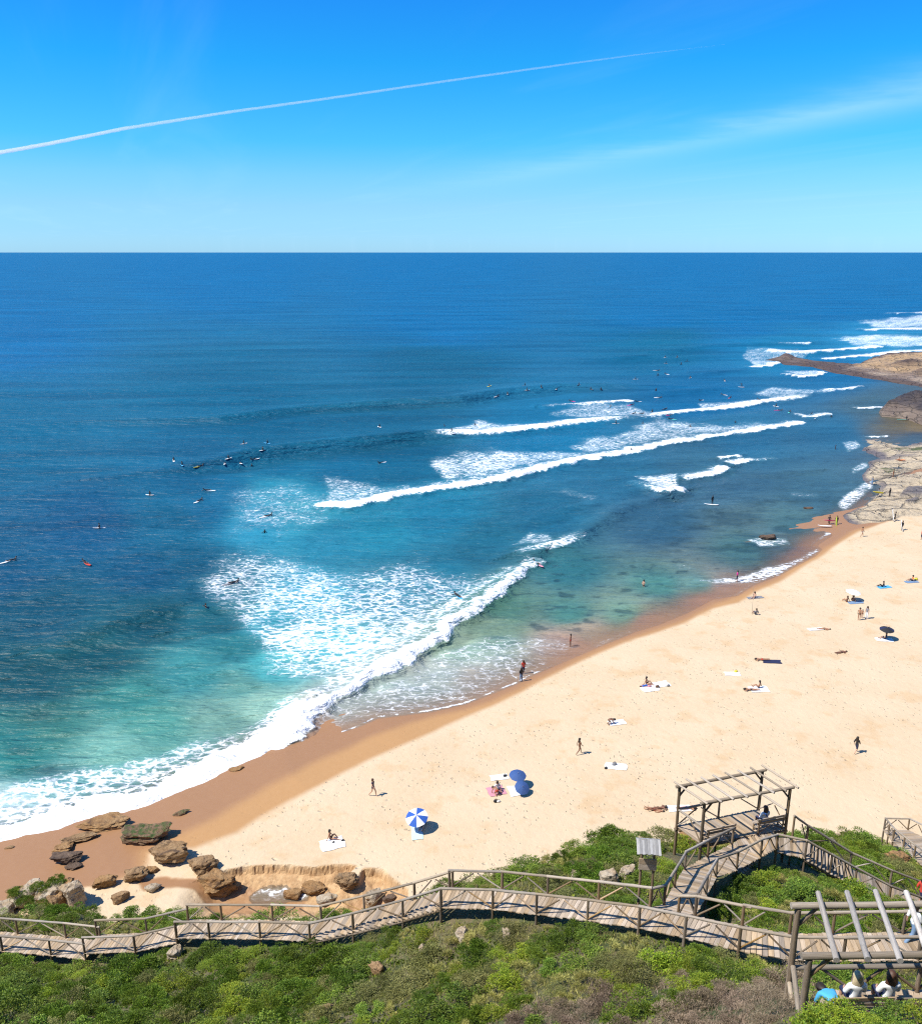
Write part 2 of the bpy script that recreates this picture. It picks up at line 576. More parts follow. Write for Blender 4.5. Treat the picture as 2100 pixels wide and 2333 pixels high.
    net([(1290, 1015), (1400, 985), (1480, 960), (1650, 965), (1820, 962), (1650, 990), (1500, 1010), (1350, 1040)], .58, 12, 16, 48)
    net([(1020, 985), (1090, 955), (1150, 968), (1200, 975), (1110, 990)], .66, 8, 10, 49)
    net([(1240, 940), (1310, 920), (1430, 916), (1480, 935), (1500, 945), (1400, 958), (1300, 950)], .56, 8, 10, 50)
    net([(1590, 920), (1680, 915), (1700, 922), (1600, 935)], .6, 5, 5, 51)
    net([(1715, 895), (1760, 880), (1860, 888), (1850, 905), (1780, 915)], .55, 5, 5, 52)
    net([(1440, 1080), (1540, 1080), (1548, 1108), (1540, 1124), (1508, 1126), (1475, 1108)], .72, 7, 7, 53)
    net([(1160, 1245), (1205, 1212), (1250, 1215), (1275, 1240), (1220, 1250)], .58, 8, 8, 54)
    net([(1230, 1120), (1290, 1108), (1370, 1135), (1350, 1145)], .38, 8, 8, 55)
    net([(520, 1100), (640, 1088), (740, 1130), (770, 1190), (640, 1235), (530, 1215)], .43, 34, 40, 56)
    net([(1700, 790), (1850, 795), (1830, 815), (1720, 830), (1690, 815)], .5, 5, 5, 57)
    net([(1890, 770), (2000, 760), (2150, 765), (2150, 792), (1960, 790)], .66, 6, 6, 58)
    net([(1950, 732), (2100, 716), (2200, 716), (2200, 745), (2000, 748)], .62, 6, 6, 59)
    net([(1700, 815), (1780, 822), (1760, 830), (1720, 836)], .6, 4, 4, 60)
    net([(1780, 845), (1860, 842), (1872, 850), (1830, 857)], .6, 4, 4, 61)
    net([(0, 1800), (120, 1760), (300, 1735), (460, 1690), (600, 1640), (690, 1590), (720, 1600), (640, 1670), (560, 1715), (460, 1775), (330, 1830), (200, 1860), (0, 1910), (-150, 1930), (-150, 1820)],
        .63, 24, 26, 62)
    net([(-150, 1880), (0, 1835), (150, 1800), (330, 1765), (460, 1722), (600, 1660), (660, 1640), (560, 1715), (400, 1790), (200, 1850), (0, 1905), (-150, 1940)], .78, 16, 18, 76)
    # the wash running up and back on the sand
    net([(770, 1590), (900, 1545), (1010, 1470), (1150, 1440), (1290, 1450), (1330, 1470), (1290, 1500), (1180, 1556), (1060, 1602), (960, 1622), (860, 1634), (760, 1670), (690, 1685), (680, 1660)],
        .47, 18, 16, 63)
    net([(850, 1600), (1000, 1560), (1130, 1540), (1180, 1550), (1060, 1598), (900, 1622), (800, 1640)], .51, 12, 10, 64)
    net([(1340, 1470), (1450, 1430), (1440, 1442), (1360, 1478)], .42, 8, 6, 65)
    net([(1580, 1322), (1680, 1312), (1760, 1290), (1840, 1262), (1866, 1252), (1850, 1268), (1780, 1309), (1715, 1332), (1640, 1330)], .8, 9, 7, 66)
    net([(1500, 1285), (1560, 1280), (1600, 1300), (1560, 1305)], .36, 8, 8, 67)
    net([(1855, 1240), (1890, 1200), (1920, 1195), (1915, 1205), (1880, 1225)], .85, 6, 5, 68)
    net([(1905, 1150), (1945, 1120), (1990, 1085), (1985, 1115), (1945, 1150), (1925, 1165)], .7, 8, 8, 69)
    net([(1915, 1010), (1950, 1003), (1965, 1020), (1930, 1030)], .6, 5, 5, 70)
    net([(1935, 1065), (1975, 1050), (1978, 1062), (1940, 1085)], .55, 6, 6, 71)
    net([(1895, 1172), (1940, 1165), (1925, 1185), (1900, 1185)], .6, 6, 6, 72)
    net([(1800, 1120), (1870, 1128), (1860, 1140), (1800, 1135)], .35, 6, 6, 73)
    net([(1700, 1228), (1735, 1222), (1790, 1228), (1800, 1240), (1730, 1244)], .62, 5, 5, 74)
    # thin white lip at the very edge of the wash
    lip = np.exp(-((inland + 0.30) / 0.22) ** 2) * (0.35 + 0.65 * fbm(x * .3, y * .3, 75))
    foam = np.maximum(foam, lip * (0.78 + .5 * sstep(1260, 1200, U)) * (U > 640) * (1 - sstep(1240, 1330, U) * sstep(1660, 1560, U)))
    # cats-paws of foam far out
    foam = np.clip(foam, 0, 1)
    z += sstep(0.55, 1.0, foam) * 0.2 * (fbm(x * 0.7, y * 0.7, 77, 4, .6) - 0.35) * sstep(0.2, -2.0, inland)

    # ---- the colour of the water itself: depth, sand in suspension, bubbles
    C = []
    deep, mid = (.002, .100, .225), (.003, .090, .155)
    for u_, v_, c in ((-200, 620, deep), (500, 620, deep), (1000, 620, deep), (1600, 620, deep), (2200, 620, deep), (0, 760, deep), (1000, 740, deep), (2000, 700, deep),
                      (0, 1000, mid), (500, 900, mid), (1000, 820, mid), (1500, 780, mid), (200, 1200, (.003, .056, .118)), (-200, 1200, (.003, .056, .118)), (600, 980, mid), (330, 1300, (.003, .055, .105)), (0, 1300, (.003, .054, .105)), (480, 1330, (.004, .065, .10)), (520, 1410, (.008, .08, .10)), (550, 1465, (.018, .13, .14)), (1700, 725, deep), (1900, 695, deep), (1500, 730, deep), (2060, 690, deep), (900, 1040, (.005, .10, .17)),
                      (100, 1400, (.003, .052, .080)), (350, 1400, (.004, .055, .072)), (420, 1280, (.003, .058, .10)), (60, 1560, (.006, .065, .075)), (-100, 1500, (.004, .06, .08)),
                      (230, 1500, (.006, .068, .078)), (100, 1660, (.030, .135, .11)), (300, 1590, (.03, .165, .145)), (450, 1530, (.04, .22, .215)), (560, 1560, (.09, .25, .21)),
                      (250, 1710, (.12, .29, .235)), (500, 1630, (.12, .25, .20)), (40, 1740, (.025, .17, .15)), (120, 1790, (.10, .28, .25)), (600, 1600, (.2, .36, .28)),
                      (40, 1850, (.4, .55, .52)), (-150, 1800, (.1, .33, .3)), (350, 1640, (.06, .22, .18)), (30, 1690, (.02, .13, .12)),
                      (620, 1120, (.02, .21, .28)), (560, 1180, (.02, .21, .30)), (680, 1170, (.022, .22, .28)), (440, 1090, (.004, .085, .155)), (480, 1050, (.004, .085, .155)), (620, 1060, (.005, .10, .17)), (760, 1060, (.006, .11, .19)), (500, 1120, (.007, .11, .19)), (400, 1180, (.004, .082, .14)), (740, 1230, (.015, .15, .215)), (850, 1210, (.015, .20, .28)),
                      (1000, 1180, (.012, .17, .26)), (460, 1160, (.006, .10, .18)), (1100, 1240, (.015, .13, .19)), (1250, 1180, (.014, .12, .19)), (700, 1340, (.03, .25, .33)),
                      (600, 1420, (.02, .23, .28)), (900, 1360, (.012, .14, .2)), (760, 1470, (.05, .3, .33)), (620, 1520, (.06, .33, .33)), (1000, 1320, (.012, .13, .19)),
                      (1400, 1100, (.02, .125, .20)), (1700, 1100, (.045, .12, .165)), (1500, 1180, (.03, .10, .15)), (1300, 1300, (.025, .12, .13)), (1150, 1390, (.06, .15, .105)),
                      (1120, 1430, (.13, .2, .135)), (1300, 1400, (.055, .165, .135)), (1500, 1330, (.055, .16, .135)), (1700, 1250, (.07, .17, .16)), (1800, 1200, (.07, .16, .165)),
                      (1850, 1120, (.05, .13, .165)), (1900, 980, (.022, .12, .2)), (2010, 935, (.05, .11, .13)), (2060, 960, (.14, .12, .06)), (2095, 970, (.2, .15, .07)), (2090, 1000, (.06, .1, .12)),
                      (1420, 1400, (.13, .24, .17)), (1460, 1418, (.33, .21, .155)), (1330, 1440, (.30, .24, .17)), (1300, 1470, (.36, .23, .17)), (1000, 1540, (.29, .30, .25)),
                      (900, 1590, (.31, .30, .25)), (800, 1620, (.33, .33, .28)), (1100, 1560, (.34, .28, .22)), (1040, 1480, (.2, .27, .19)), (880, 1560, (.26, .31, .26)),
                      (1600, 1365, (.33, .2, .16)), (1650, 1340, (.33, .22, .17)), (1580, 1330, (.1, .2, .17)), (1820, 1260, (.33, .22, .18)), (1780, 1240, (.12, .17, .16)),
                      (720, 1650, (.42, .28, .2)), (1250, 1000, (.008, .15, .27)), (1900, 850, (.006, .13, .27)), (1600, 900, (.006, .12, .25)), (1800, 800, (.01, .17, .3)),
                      (2000, 780, (.02, .2, .33)), (1700, 1000, (.02, .125, .21)), (1650, 1050, (.035, .12, .17))):
        C.append((u_, v_, *c))
    C = np.array(C)
    C[(C[:, 0] > 740) & (C[:, 1] < 1300) & (C[:, 1] > 780), 2:] *= .80
    C[(C[:, 0] <= 740) & (C[:, 1] < 1110) & (C[:, 1] > 800), 2:] *= .92
    near_i = np.where((V > 560) & (U > -900) & (U < 3000))[0]
    base = np.empty((len(x), 3), np.float32)
    base[:] = deep
    wu = U[near_i] + 60 * (fbm(x[near_i] * .03, y[near_i] * .03, 80) - .5)
    wv = V[near_i] + 40 * (fbm(x[near_i] * .03, y[near_i] * .03, 81) - .5)
    num = np.zeros((len(near_i), 3))
    den = np.zeros(len(near_i))
    for cpt in C:
        vs_ = 2.2 if cpt[1] < 1000 else 1.7
        dd = (wu - cpt[0]) ** 2 + ((wv - cpt[1]) * vs_) ** 2 + 400
        w = 1.0 / dd ** 2
        num += w[:, None] * cpt[2:5]
        den += w
    base[near_i] = num / den[:, None]
    # weed-dark patches of reef under the clear shallows
    rk = .8 * sstep(.62, .74, fbm(x * .42, y * .8, 90, 4)) * sstep(1230, 1300, V) * sstep(1000, 1200, U) * sstep(-2, -6, inland)
    rk = rk + sstep(.50, .70, fbm(x * .14, y * .26, 92, 5, .6)) * sstep(1420, 1560, U) * sstep(1110, 1160, V) * sstep(1330, 1260, V) * .7 * sstep(-2, -6, inland)
    rk = rk + np.exp(-((U - 120) / 75) ** 2 - ((V - 1757) / 16) ** 2) + .7 * np.exp(-((U - 45) / 40) ** 2 - ((V - 1712) / 10) ** 2) + .6 * np.exp(-((U - 90) / 60) ** 2 - ((V - 1630) / 22) ** 2)
    rk = np.clip(rk, 0, 1)[:, None] * 0.7
    base = base * (1 - rk) + np.array((.012, .035, .045)) * rk
    # thin edge lets the sand show
    alpha = sstep(0.6, -7.0, inland + 1.5 * (fbm(x * .15, y * .15, 93) - .5)) * 0.72 + 0.28
    alpha = np.where(inland > -0.02, alpha * 0.6, alpha)
    alpha = np.where(y > 400, 1, alpha)
    z += 0.012

    keep = (inland < 2.2).reshape(NR, NC)
    idx = np.arange(NR * NC).reshape(NR, NC)
    k = keep[:-1, :-1] | keep[1:, :-1] | keep[:-1, 1:] | keep[1:, 1:]
    quads = np.stack([idx[:-1, :-1][k], idx[:-1, 1:][k], idx[1:, 1:][k], idx[1:, :-1][k]], 1)
    used = np.unique(quads)
    remap = np.zeros(NR * NC, np.int64)
    remap[used] = np.arange(len(used))
    me = mesh_np('sea', np.stack([x, y, z], 1)[used], remap[quads], M_SEA)
    attr_f(me, 'foam', foam[used])
    attr_f(me, 'thin', alpha[used])
    attr_c(me, 'water', base[used])
    o = link('sea', me)
    tag(o, 'blue ocean with rows of surf breaking towards the beach', None, None, 'structure')
    return o


def mat_sea():
    t = NT('sea_water')
    P = t.pos()
    foam = t.attr('foam')
    col = t.attr('water', True)
    # lace: distorted cells, stretched along the crests
    warp = t.n('ShaderNodeTexNoise', Vector=P, Scale=0.85, Detail=5.0, Roughness=.62).outputs['Color']
    pw = t.n('ShaderNodeVectorMath', _operation='MULTIPLY_ADD', i0=warp, i1=(1.7, 1.3, 0), i2=P).outputs[0]
    pm = t.n('ShaderNodeMapping', i0=pw, Scale=(0.72, 1.35, 1), Rotation=(0, 0, -0.2)).outputs[0]
    vo = t.n('ShaderNodeTexVoronoi', _feature='DISTANCE_TO_EDGE', Vector=pm, Scale=0.95).outputs['Distance']
    vo2 = t.n('ShaderNodeTexVoronoi', _feature='DISTANCE_TO_EDGE', Vector=pm, Scale=2.3).outputs['Distance']
    web = t.math('SUBTRACT', 1.0, t.math('MULTIPLY', vo, 2.6), True)
    web2 = t.math('SUBTRACT', 1.0, t.math('MULTIPLY', vo2, 2.4), True)
    nz = t.noise(t.pos((0.5, 1.0, 1)), 1.2, 7, .7, .6)
    pat = t.math('ADD', t.math('MULTIPLY', web, .34), t.math('ADD', t.math('MULTIPLY', web2, .20), t.math('MULTIPLY', nz, .62)))
    thr = t.math('SUBTRACT', 1.0, t.math('MULTIPLY', foam, .62))
    fm = t.ramp(t.math('SUBTRACT', pat, thr), -0.03, 0.26)
    fm = t.math('MULTIPLY', fm, t.ramp(foam, 0.03, 0.16))
    fm = t.math('MAXIMUM', fm, t.ramp(foam, .86, .97))
    # fine wind ripples
    big = t.noise(t.pos((0.10, 0.42, 1), -0.22), 1.0, 4, .55, .3)
    mid = t.noise(t.pos((0.5, 1.9, 1), -0.18), 1.0, 4, .62, .2)
    b1 = t.bump(big, 1.5, 0.9)
    b2 = t.bump(mid, 0.32, 0.9, b1)
    fb = t.bump(t.noise(P, 2.2, 4, .6), 0.16, 0.8, b1)
    streak = t.noise(t.pos((0.010, 0.06, 1), -0.12), 1.0, 4, .6, .5)
    colv = t.mixc(t.ramp(streak, .3, .7), t.mixc(1.0, col, (.80, .80, .82), 'MULTIPLY'), t.mixc(1.0, col, (1.2, 1.2, 1.18), 'MULTIPLY'))
    colv = t.mixc(t.math('MULTIPLY', t.ramp(foam, .12, .8), .28), colv, (.22, .47, .50))
    water = t.n('ShaderNodeBsdfPrincipled', Base__Color=colv, Roughness=0.42, IOR=1.33, Normal=b2)
    thin = t.math('MAXIMUM', t.attr('thin'), fm)
    fo = t.n('ShaderNodeBsdfPrincipled', Base__Color=(.86, .87, .87, 1), Roughness=0.75, Normal=fb)
    mx = t.n('ShaderNodeMixShader', i0=fm, i1=water.outputs[0], i2=fo.outputs[0])
    tr = t.n('ShaderNodeBsdfTransparent')
    mx2 = t.n('ShaderNodeMixShader', i0=thin, i1=tr.outputs[0], i2=mx.outputs[0])
    t.t.links.new(mx2.outputs[0], t.out.inputs['Surface'])
    return t.m


M_SEA = mat_sea()
build_sea()

# ================================================================== beach
WET_LINE = plan([(-400, 2200), (150, 2040), (330, 1990), (345, 1945), (412, 1936), (445, 1934), (494, 1916), (544, 1900), (600, 1860), (660, 1826), (732, 1793), (831, 1740), (930, 1691),
                 (996, 1660), (1060, 1628), (1119, 1600), (1180, 1570), (1292, 1512), (1373, 1477), (1450, 1444), (1470, 1440), (1565, 1406), (1623, 1378),
                 (1681, 1366), (1715, 1345), (1777, 1318), (1823, 1294), (1862, 1268), (1890, 1248), (1930, 1225), (1960, 1206), (2000, 1190), (2300, 1100)], 0.6)
MOIST = plan([(-400, 2200), (60, 2062), (240, 2022), (322, 1994), (330, 1945), (400, 1912), (450, 1892), (500, 1866), (545, 1836), (610, 1800), (680, 1766), (760, 1724), (850, 1678), (930, 1645), (985, 1630),
              (1061, 1612), (1119, 1588), (1177, 1564), (1292, 1509), (1373, 1473), (1450, 1441), (1565, 1401), (1623, 1371), (1715, 1339), (1777, 1313),
              (1862, 1260), (1875, 1250), (1900, 1240), (1950, 1205), (2300, 1090)], 0.4)


def mat_sand():
    t = NT('beach_sand')
    P = t.pos()
    wet = t.attr('wet')
    damp = t.attr('damp')
    cut = t.attr('cut')
    n1 = t.noise(P, 0.12, 4, .6)
    n2 = t.noise(P, 2.2, 5, .65)
    dry = t.mixc(t.ramp(n1, .3, .7), (.555, .418, .258), (.595, .462, .30))
    dry = t.mixc(t.ramp(n2, .35, .75, 0, .35), dry, (.63, .49, .33))
    churn = t.ramp(t.noise(P, .35, 5, .6), .52, .68)
    dry = t.mixc(t.math('MULTIPLY', churn, .5), dry, (.52, .335, .165))
    dampc = t.mixc(n2, (.40, .215, .085), (.44, .25, .11))
    wetc = t.mixc(n2, (.30, .152, .068), (.34, .185, .09))
    cutc = t.mixc(t.ramp(t.noise(t.pos((1.2, 1.2, .3)), 1.6, 5, .6), .3, .7), (.34, .185, .075), (.52, .33, .16))
    col = t.mixc(damp, dry, dampc)
    col = t.mixc(wet, col, wetc)
    col = t.mixc(t.math('MULTIPLY', cut, .85), col, cutc)
    # footprints: scattered pits, in lines and crowds
    warp = t.n('ShaderNodeTexNoise', Vector=P, Scale=0.5, Detail=2.0).outputs['Color']
    pw = t.n('ShaderNodeVectorMath', _operation='MULTIPLY_ADD', i0=warp, i1=(.7, .7, 0), i2=P).outputs[0]
    v1 = t.n('ShaderNodeTexVoronoi', _feature='F1', Vector=t.n('ShaderNodeMapping', i0=pw, Scale=(1.0, 1.35, 1), Rotation=(0, 0, .5)).outputs[0], Scale=1.0)
    v2 = t.n('ShaderNodeTexVoronoi', _feature='F1', Vector=t.n('ShaderNodeMapping', i0=pw, Scale=(1.5, 1.1, 1), Rotation=(0, 0, -.3)).outputs[0], Scale=1.6)
    pit1 = t.ramp(v1.outputs['Distance'], .08, .24, 1, 0)
    pit2 = t.ramp(v2.outputs['Distance'], .08, .22, 1, 0)
    keep1 = t.ramp(t.noise(P, .30, 4, .65), .40, .62)
    keep2 = t.ramp(t.noise(t.pos((1, 1, 1), .7), .22, 4, .65), .42, .60)
    szn = t.ramp(t.noise(P, 1.7, 3, .6), .25, .6)
    pits = t.math('MULTIPLY', t.math('ADD', t.math('MULTIPLY', pit1, keep1), t.math('MULTIPLY', pit2, keep2)), szn)
    dryf = t.math('SUBTRACT', 1.0, t.math('MAXIMUM', wet, t.math('MULTIPLY', damp, .75)), True)
    pits = t.math('MULTIPLY', pits, dryf)
    lumps = t.math('MULTIPLY', t.noise(P, 1.3, 5, .62), t.math('ADD', t.math('MULTIPLY', dryf, .9), .06))
    h = t.math('SUBTRACT', t.math('MULTIPLY', lumps, .30), t.math('MULTIPLY', pits, .30))
    ck = t.noise(t.pos((2.5, 2.5, .5)), 1.5, 5, .6)
    h = t.math('ADD', h, t.math('MULTIPLY', t.math('MULTIPLY', ck, cut), .22))
    nrm = t.bump(h, .28, 1.0)
    rough = t.n('ShaderNodeMapRange', i0=wet, i1=0.0, i2=1.0, i3=.92, i4=.55).outputs[0]
    return t.done(Base__Color=col, Roughness=rough, Normal=nrm, Specular__IOR__Level=.35)


def build_beach():
    NR, NC = 600, 740
    t = np.linspace(1.06, 0.17, NR)
    a = np.linspace(-0.85, 0.85, NC)
    Y = (CAMZ / t)[:, None] * np.ones((1, NC))
    X = Y * a[None, :]
    x, y = X.ravel(), Y.ravel()
    d = dry_dist(x, y)
    z = beach_z(x, y)
    wob = 2.2 * (fbm(x * .08, y * .08, 110, 4) - .5)
    wl, _ = line_sd(x, y, WET_LINE)
    ml, _ = line_sd(x, y, MOIST)
    damp = sstep(0.5, -0.5, wl + wob * .6)
    wet = sstep(0.9, -0.9, ml + wob)
    U, V = sheet(x, y, 1.2)

    def blot(poly, f, seed=5, jit=10):
        s = poly_sdf(U, V, np.array(poly, float)) + jit * 2 * (fbm(x * .5, y * .5, seed, 4) - .5)
        return sstep(-f, f, s)
    m = (V > 1880) & (U < 1000)
    # pale dry spit by the cliff foot, stream bed wet
    dry2 = np.zeros_like(x)
    dry2[m] = np.maximum(blot([(150, 2012), (200, 2004), (262, 2022), (330, 2020), (440, 2020), (470, 2046), (520, 2062), (700, 2075), (700, 2140), (100, 2140), (60, 2090)], 5)[m],
                         blot([(330, 1927), (420, 1928), (480, 1915), (640, 1900), (640, 1962), (560, 1966), (480, 1982), (428, 1984), (360, 1974), (345, 1950)], 6)[m])
    stream = np.zeros_like(x)
    stream[m] = np.maximum(blot([(300, 1990), (360, 1982), (430, 1990), (560, 1990), (640, 1998), (700, 2010), (690, 2040), (600, 2052), (500, 2050), (440, 2014), (330, 2014)], 5)[m],
                           blot([(826, 2012), (850, 2000), (900, 2020), (905, 2075), (840, 2065), (780, 2060), (790, 2030)], 6)[m] * .7)
    wet = np.clip(np.maximum(wet * (1 - dry2), stream), 0, 1)
    damp = np.clip(np.maximum(damp * (1 - dry2), stream), 0, 1)
    cut = np.zeros_like(x)
    mm = (np.abs(x + 16) < 24) & (y < 75)
    s = poly_sdf(x[mm], y[mm], SCARP_W)
    cut[mm] = sstep(-0.12, 0.1, s) * sstep(5.5, 3.0, s) * sstep(-20.8, -17.6, x[mm]) * (1 - stream[mm] * .6)
    keep = ((d > -45)).reshape(NR, NC)
    idx = np.arange(NR * NC).reshape(NR, NC)
    k = keep[:-1, :-1] & keep[1:, :-1] & keep[:-1, 1:] & keep[1:, 1:]
    quads = np.stack([idx[:-1, :-1][k], idx[:-1, 1:][k], idx[1:, 1:][k], idx[1:, :-1][k]], 1)
    used = np.unique(quads)
    remap = np.zeros(NR * NC, np.int64)
    remap[used] = np.arange(len(used))
    me = mesh_np('beach', np.stack([x, y, z], 1)[used], remap[quads], mat_sand())
    sm = ~(cut[used][remap[quads]] > .04).any(1)
    me.polygons.foreach_set('use_smooth', sm)
    for nme, arr in (('wet', wet), ('damp', damp), ('cut', cut)):
        attr_f(me, nme, arr[used])
    o = link('beach', me)
    tag(o, 'broad pale sand beach with a wet brown edge and footprints', None, None, 'structure')


build_beach()
# ground under everything, far out to sea and inland
me = mesh_np('seabed', [(-150000, -300, -6), (150000, -300, -6), (150000, 150000, -6), (-150000, 150000, -6)], [(0, 1, 2, 3)], plain('seabed_sand', (.03, .09, .12)))
tag(link('seabed', me), 'dark sea floor under the water', None, None, 'structure')


# ------------------------------------------------------------------ little stream under the sand cliff
def build_stream():
    uu, vv = np.meshgrid(np.arange(540, 716, 1.6), np.arange(2000, 2072, 1.6))
    pts = np.array([onz(a, b, 0.15)[:2] for a, b in zip(uu.ravel(), vv.ravel())])
    x, y = pts[:, 0], pts[:, 1]
    s = poly_sdf(uu.ravel(), vv.ravel(), [(560, 2030), (600, 2016), (650, 2016), (690, 2028), (706, 2034), (700, 2046), (660, 2050), (610, 2056), (575, 2050)]) + 16 * (fbm(x * .8, y * .8, 210, 4) - .5)
    z = beach_z(x, y) + .02 + .05 * fbm(x * 2, y * 2, 211, 3)
    foam = sstep(0, 7, s) * (.42 + .5 * fbm(x * .9, y * .9, 212, 4)) * sstep(2060, 2030, vv.ravel())
    nr, nc = uu.shape
    idx = np.arange(nr * nc).reshape(nr, nc)
    q = np.stack([idx[:-1, :-1].ravel(), idx[1:, :-1].ravel(), idx[1:, 1:].ravel(), idx[:-1, 1:].ravel()], 1)
    q = q[(s[q] > -1).all(1)]
    me = mesh_np('stream', np.stack([x, y, z], 1), q, M_SEA)
    attr_f(me, 'foam', foam)
    attr_f(me, 'thin', np.full(len(x), .45))
    attr_c(me, 'water', np.tile(np.array((.16, .13, .09)), (len(x), 1)))
    tag(link('stream', me), 'small stream with white water below the sand cliff', None, None, 'structure')


build_stream()
# ================================================================== paths of the timber walkways (handrail-top survey: frame u, v, distance)
RAIL_H = 1.0


def survey(pts):
    return [Vector(ony(u, v, d)) for u, v, d in pts]


def drop(pts, h=RAIL_H):
    return [p - Vector((0, 0, h)) for p in pts]


def offset(pts, w):
    """the other side of a walkway: w metres to the left of travel, level"""
    out = []
    for i, p in enumerate(pts):
        a, b = pts[max(i - 1, 0)], pts[min(i + 1, len(pts) - 1)]
        t = Vector((b.x - a.x, b.y - a.y, 0)).normalized()
        out.append(p + Vector((-t.y, t.x, 0)) * w)
    return out


DECK_W = 1.25
MAIN_A = drop(survey([(-260, 2112, 40.8), (-150, 2120, 40.0), (0, 2133, 39.2), (111, 2142, 38.6), (190, 2151, 38.0)]))
MAIN_B = drop(survey([(188, 2137, 38.0), (304, 2133, 37.6), (400, 2111, 37.2)]))
MAIN_C = drop(survey([(398, 2101, 37.2), (474, 2101, 36.8), (590, 2101, 36.0), (704, 2105, 35.0)]))
STAIR = drop(survey([(704, 2105, 35.0), (803, 2082, 34.3), (917, 2052, 33.4), (1004, 2025, 32.6)]))
MAIN_D = drop(survey([(1004, 2025, 32.6), (1123, 2028, 31.9), (1223, 2038, 31.0), (1340, 2051, 29.9), (1458, 2066, 28.8), (1563, 2087, 27.8), (1688, 2114, 26.7)]))
MAIN_E = drop(survey([(1688, 2114, 26.7), (1811, 2136, 26.0), (1927, 2137, 25.8), (2100, 2135, 25.6), (2280, 2133, 25.6)]))
BR_L = drop(survey([(1483, 2026, 30.3), (1516, 2018, 30.8), (1540, 1980, 32.6), (1563, 1941, 34.5), (1615, 1914, 36.0), (1671, 1887, 37.5)]))
BR_R = drop(survey([(1548, 2042, 29.6), (1588, 2037, 30.0), (1612, 1995, 32.0), (1634, 1957, 34.0), (1682, 1941, 35.2), (1736, 1913, 36.8)]))
PL_DECK_Z = 17.25
PF = [onz(u, v, PL_DECK_Z) for u, v in ((1541, 1884), (1727, 1846), (1789, 1888), (1596, 1924))]
P_RL, P_RR, P_FR, P_FL = [Vector(p) for p in PF]
ST_N = drop(survey([(1772, 1902, 37.6), (1838, 1916, 37.6), (1952, 1979, 38.0), (2030, 2020, 38.2), (2100, 2046, 38.5), (2200, 2085, 38.8)]))
ST_F = drop(survey([(1741, 1865, 38.9), (1841, 1882, 39.0), (1940, 1944, 39.5), (2032, 1984, 39.7), (2100, 2010, 40.0), (2200, 2048, 40.3)]))
LW_N = drop(survey([(2017, 1865, 56.0), (2038, 1889, 53.5), (2086, 1927, 50.0), (2150, 1975, 46.5)]))
LW_F = drop(survey([(2072, 1866, 56.0), (2110, 1884, 54.0), (2170, 1925, 50.5), (2240, 1975, 47.0)]))
PG_FLOOR = 25.5
PG_TOP = 28.55


def mid(a, b):
    return [(p + q) / 2 for p, q in zip(a, b)]


DECKS = [(mid(p, offset(p, DECK_W)), DECK_W) for p in (MAIN_A, MAIN_B, MAIN_C, STAIR, MAIN_D, MAIN_E)]
DECKS += [(mid(BR_L, BR_R), 1.4), (mid(ST_N, ST_F), 1.4), (mid(LW_N, LW_F), 1.6),
          ([(P_RL + P_FL) / 2, (P_RR + P_FR) / 2], 2.2),
          ([Vector((12.0, 19.4, PG_FLOOR)), Vector((18, 19.5, PG_FLOOR))], 2.2)]


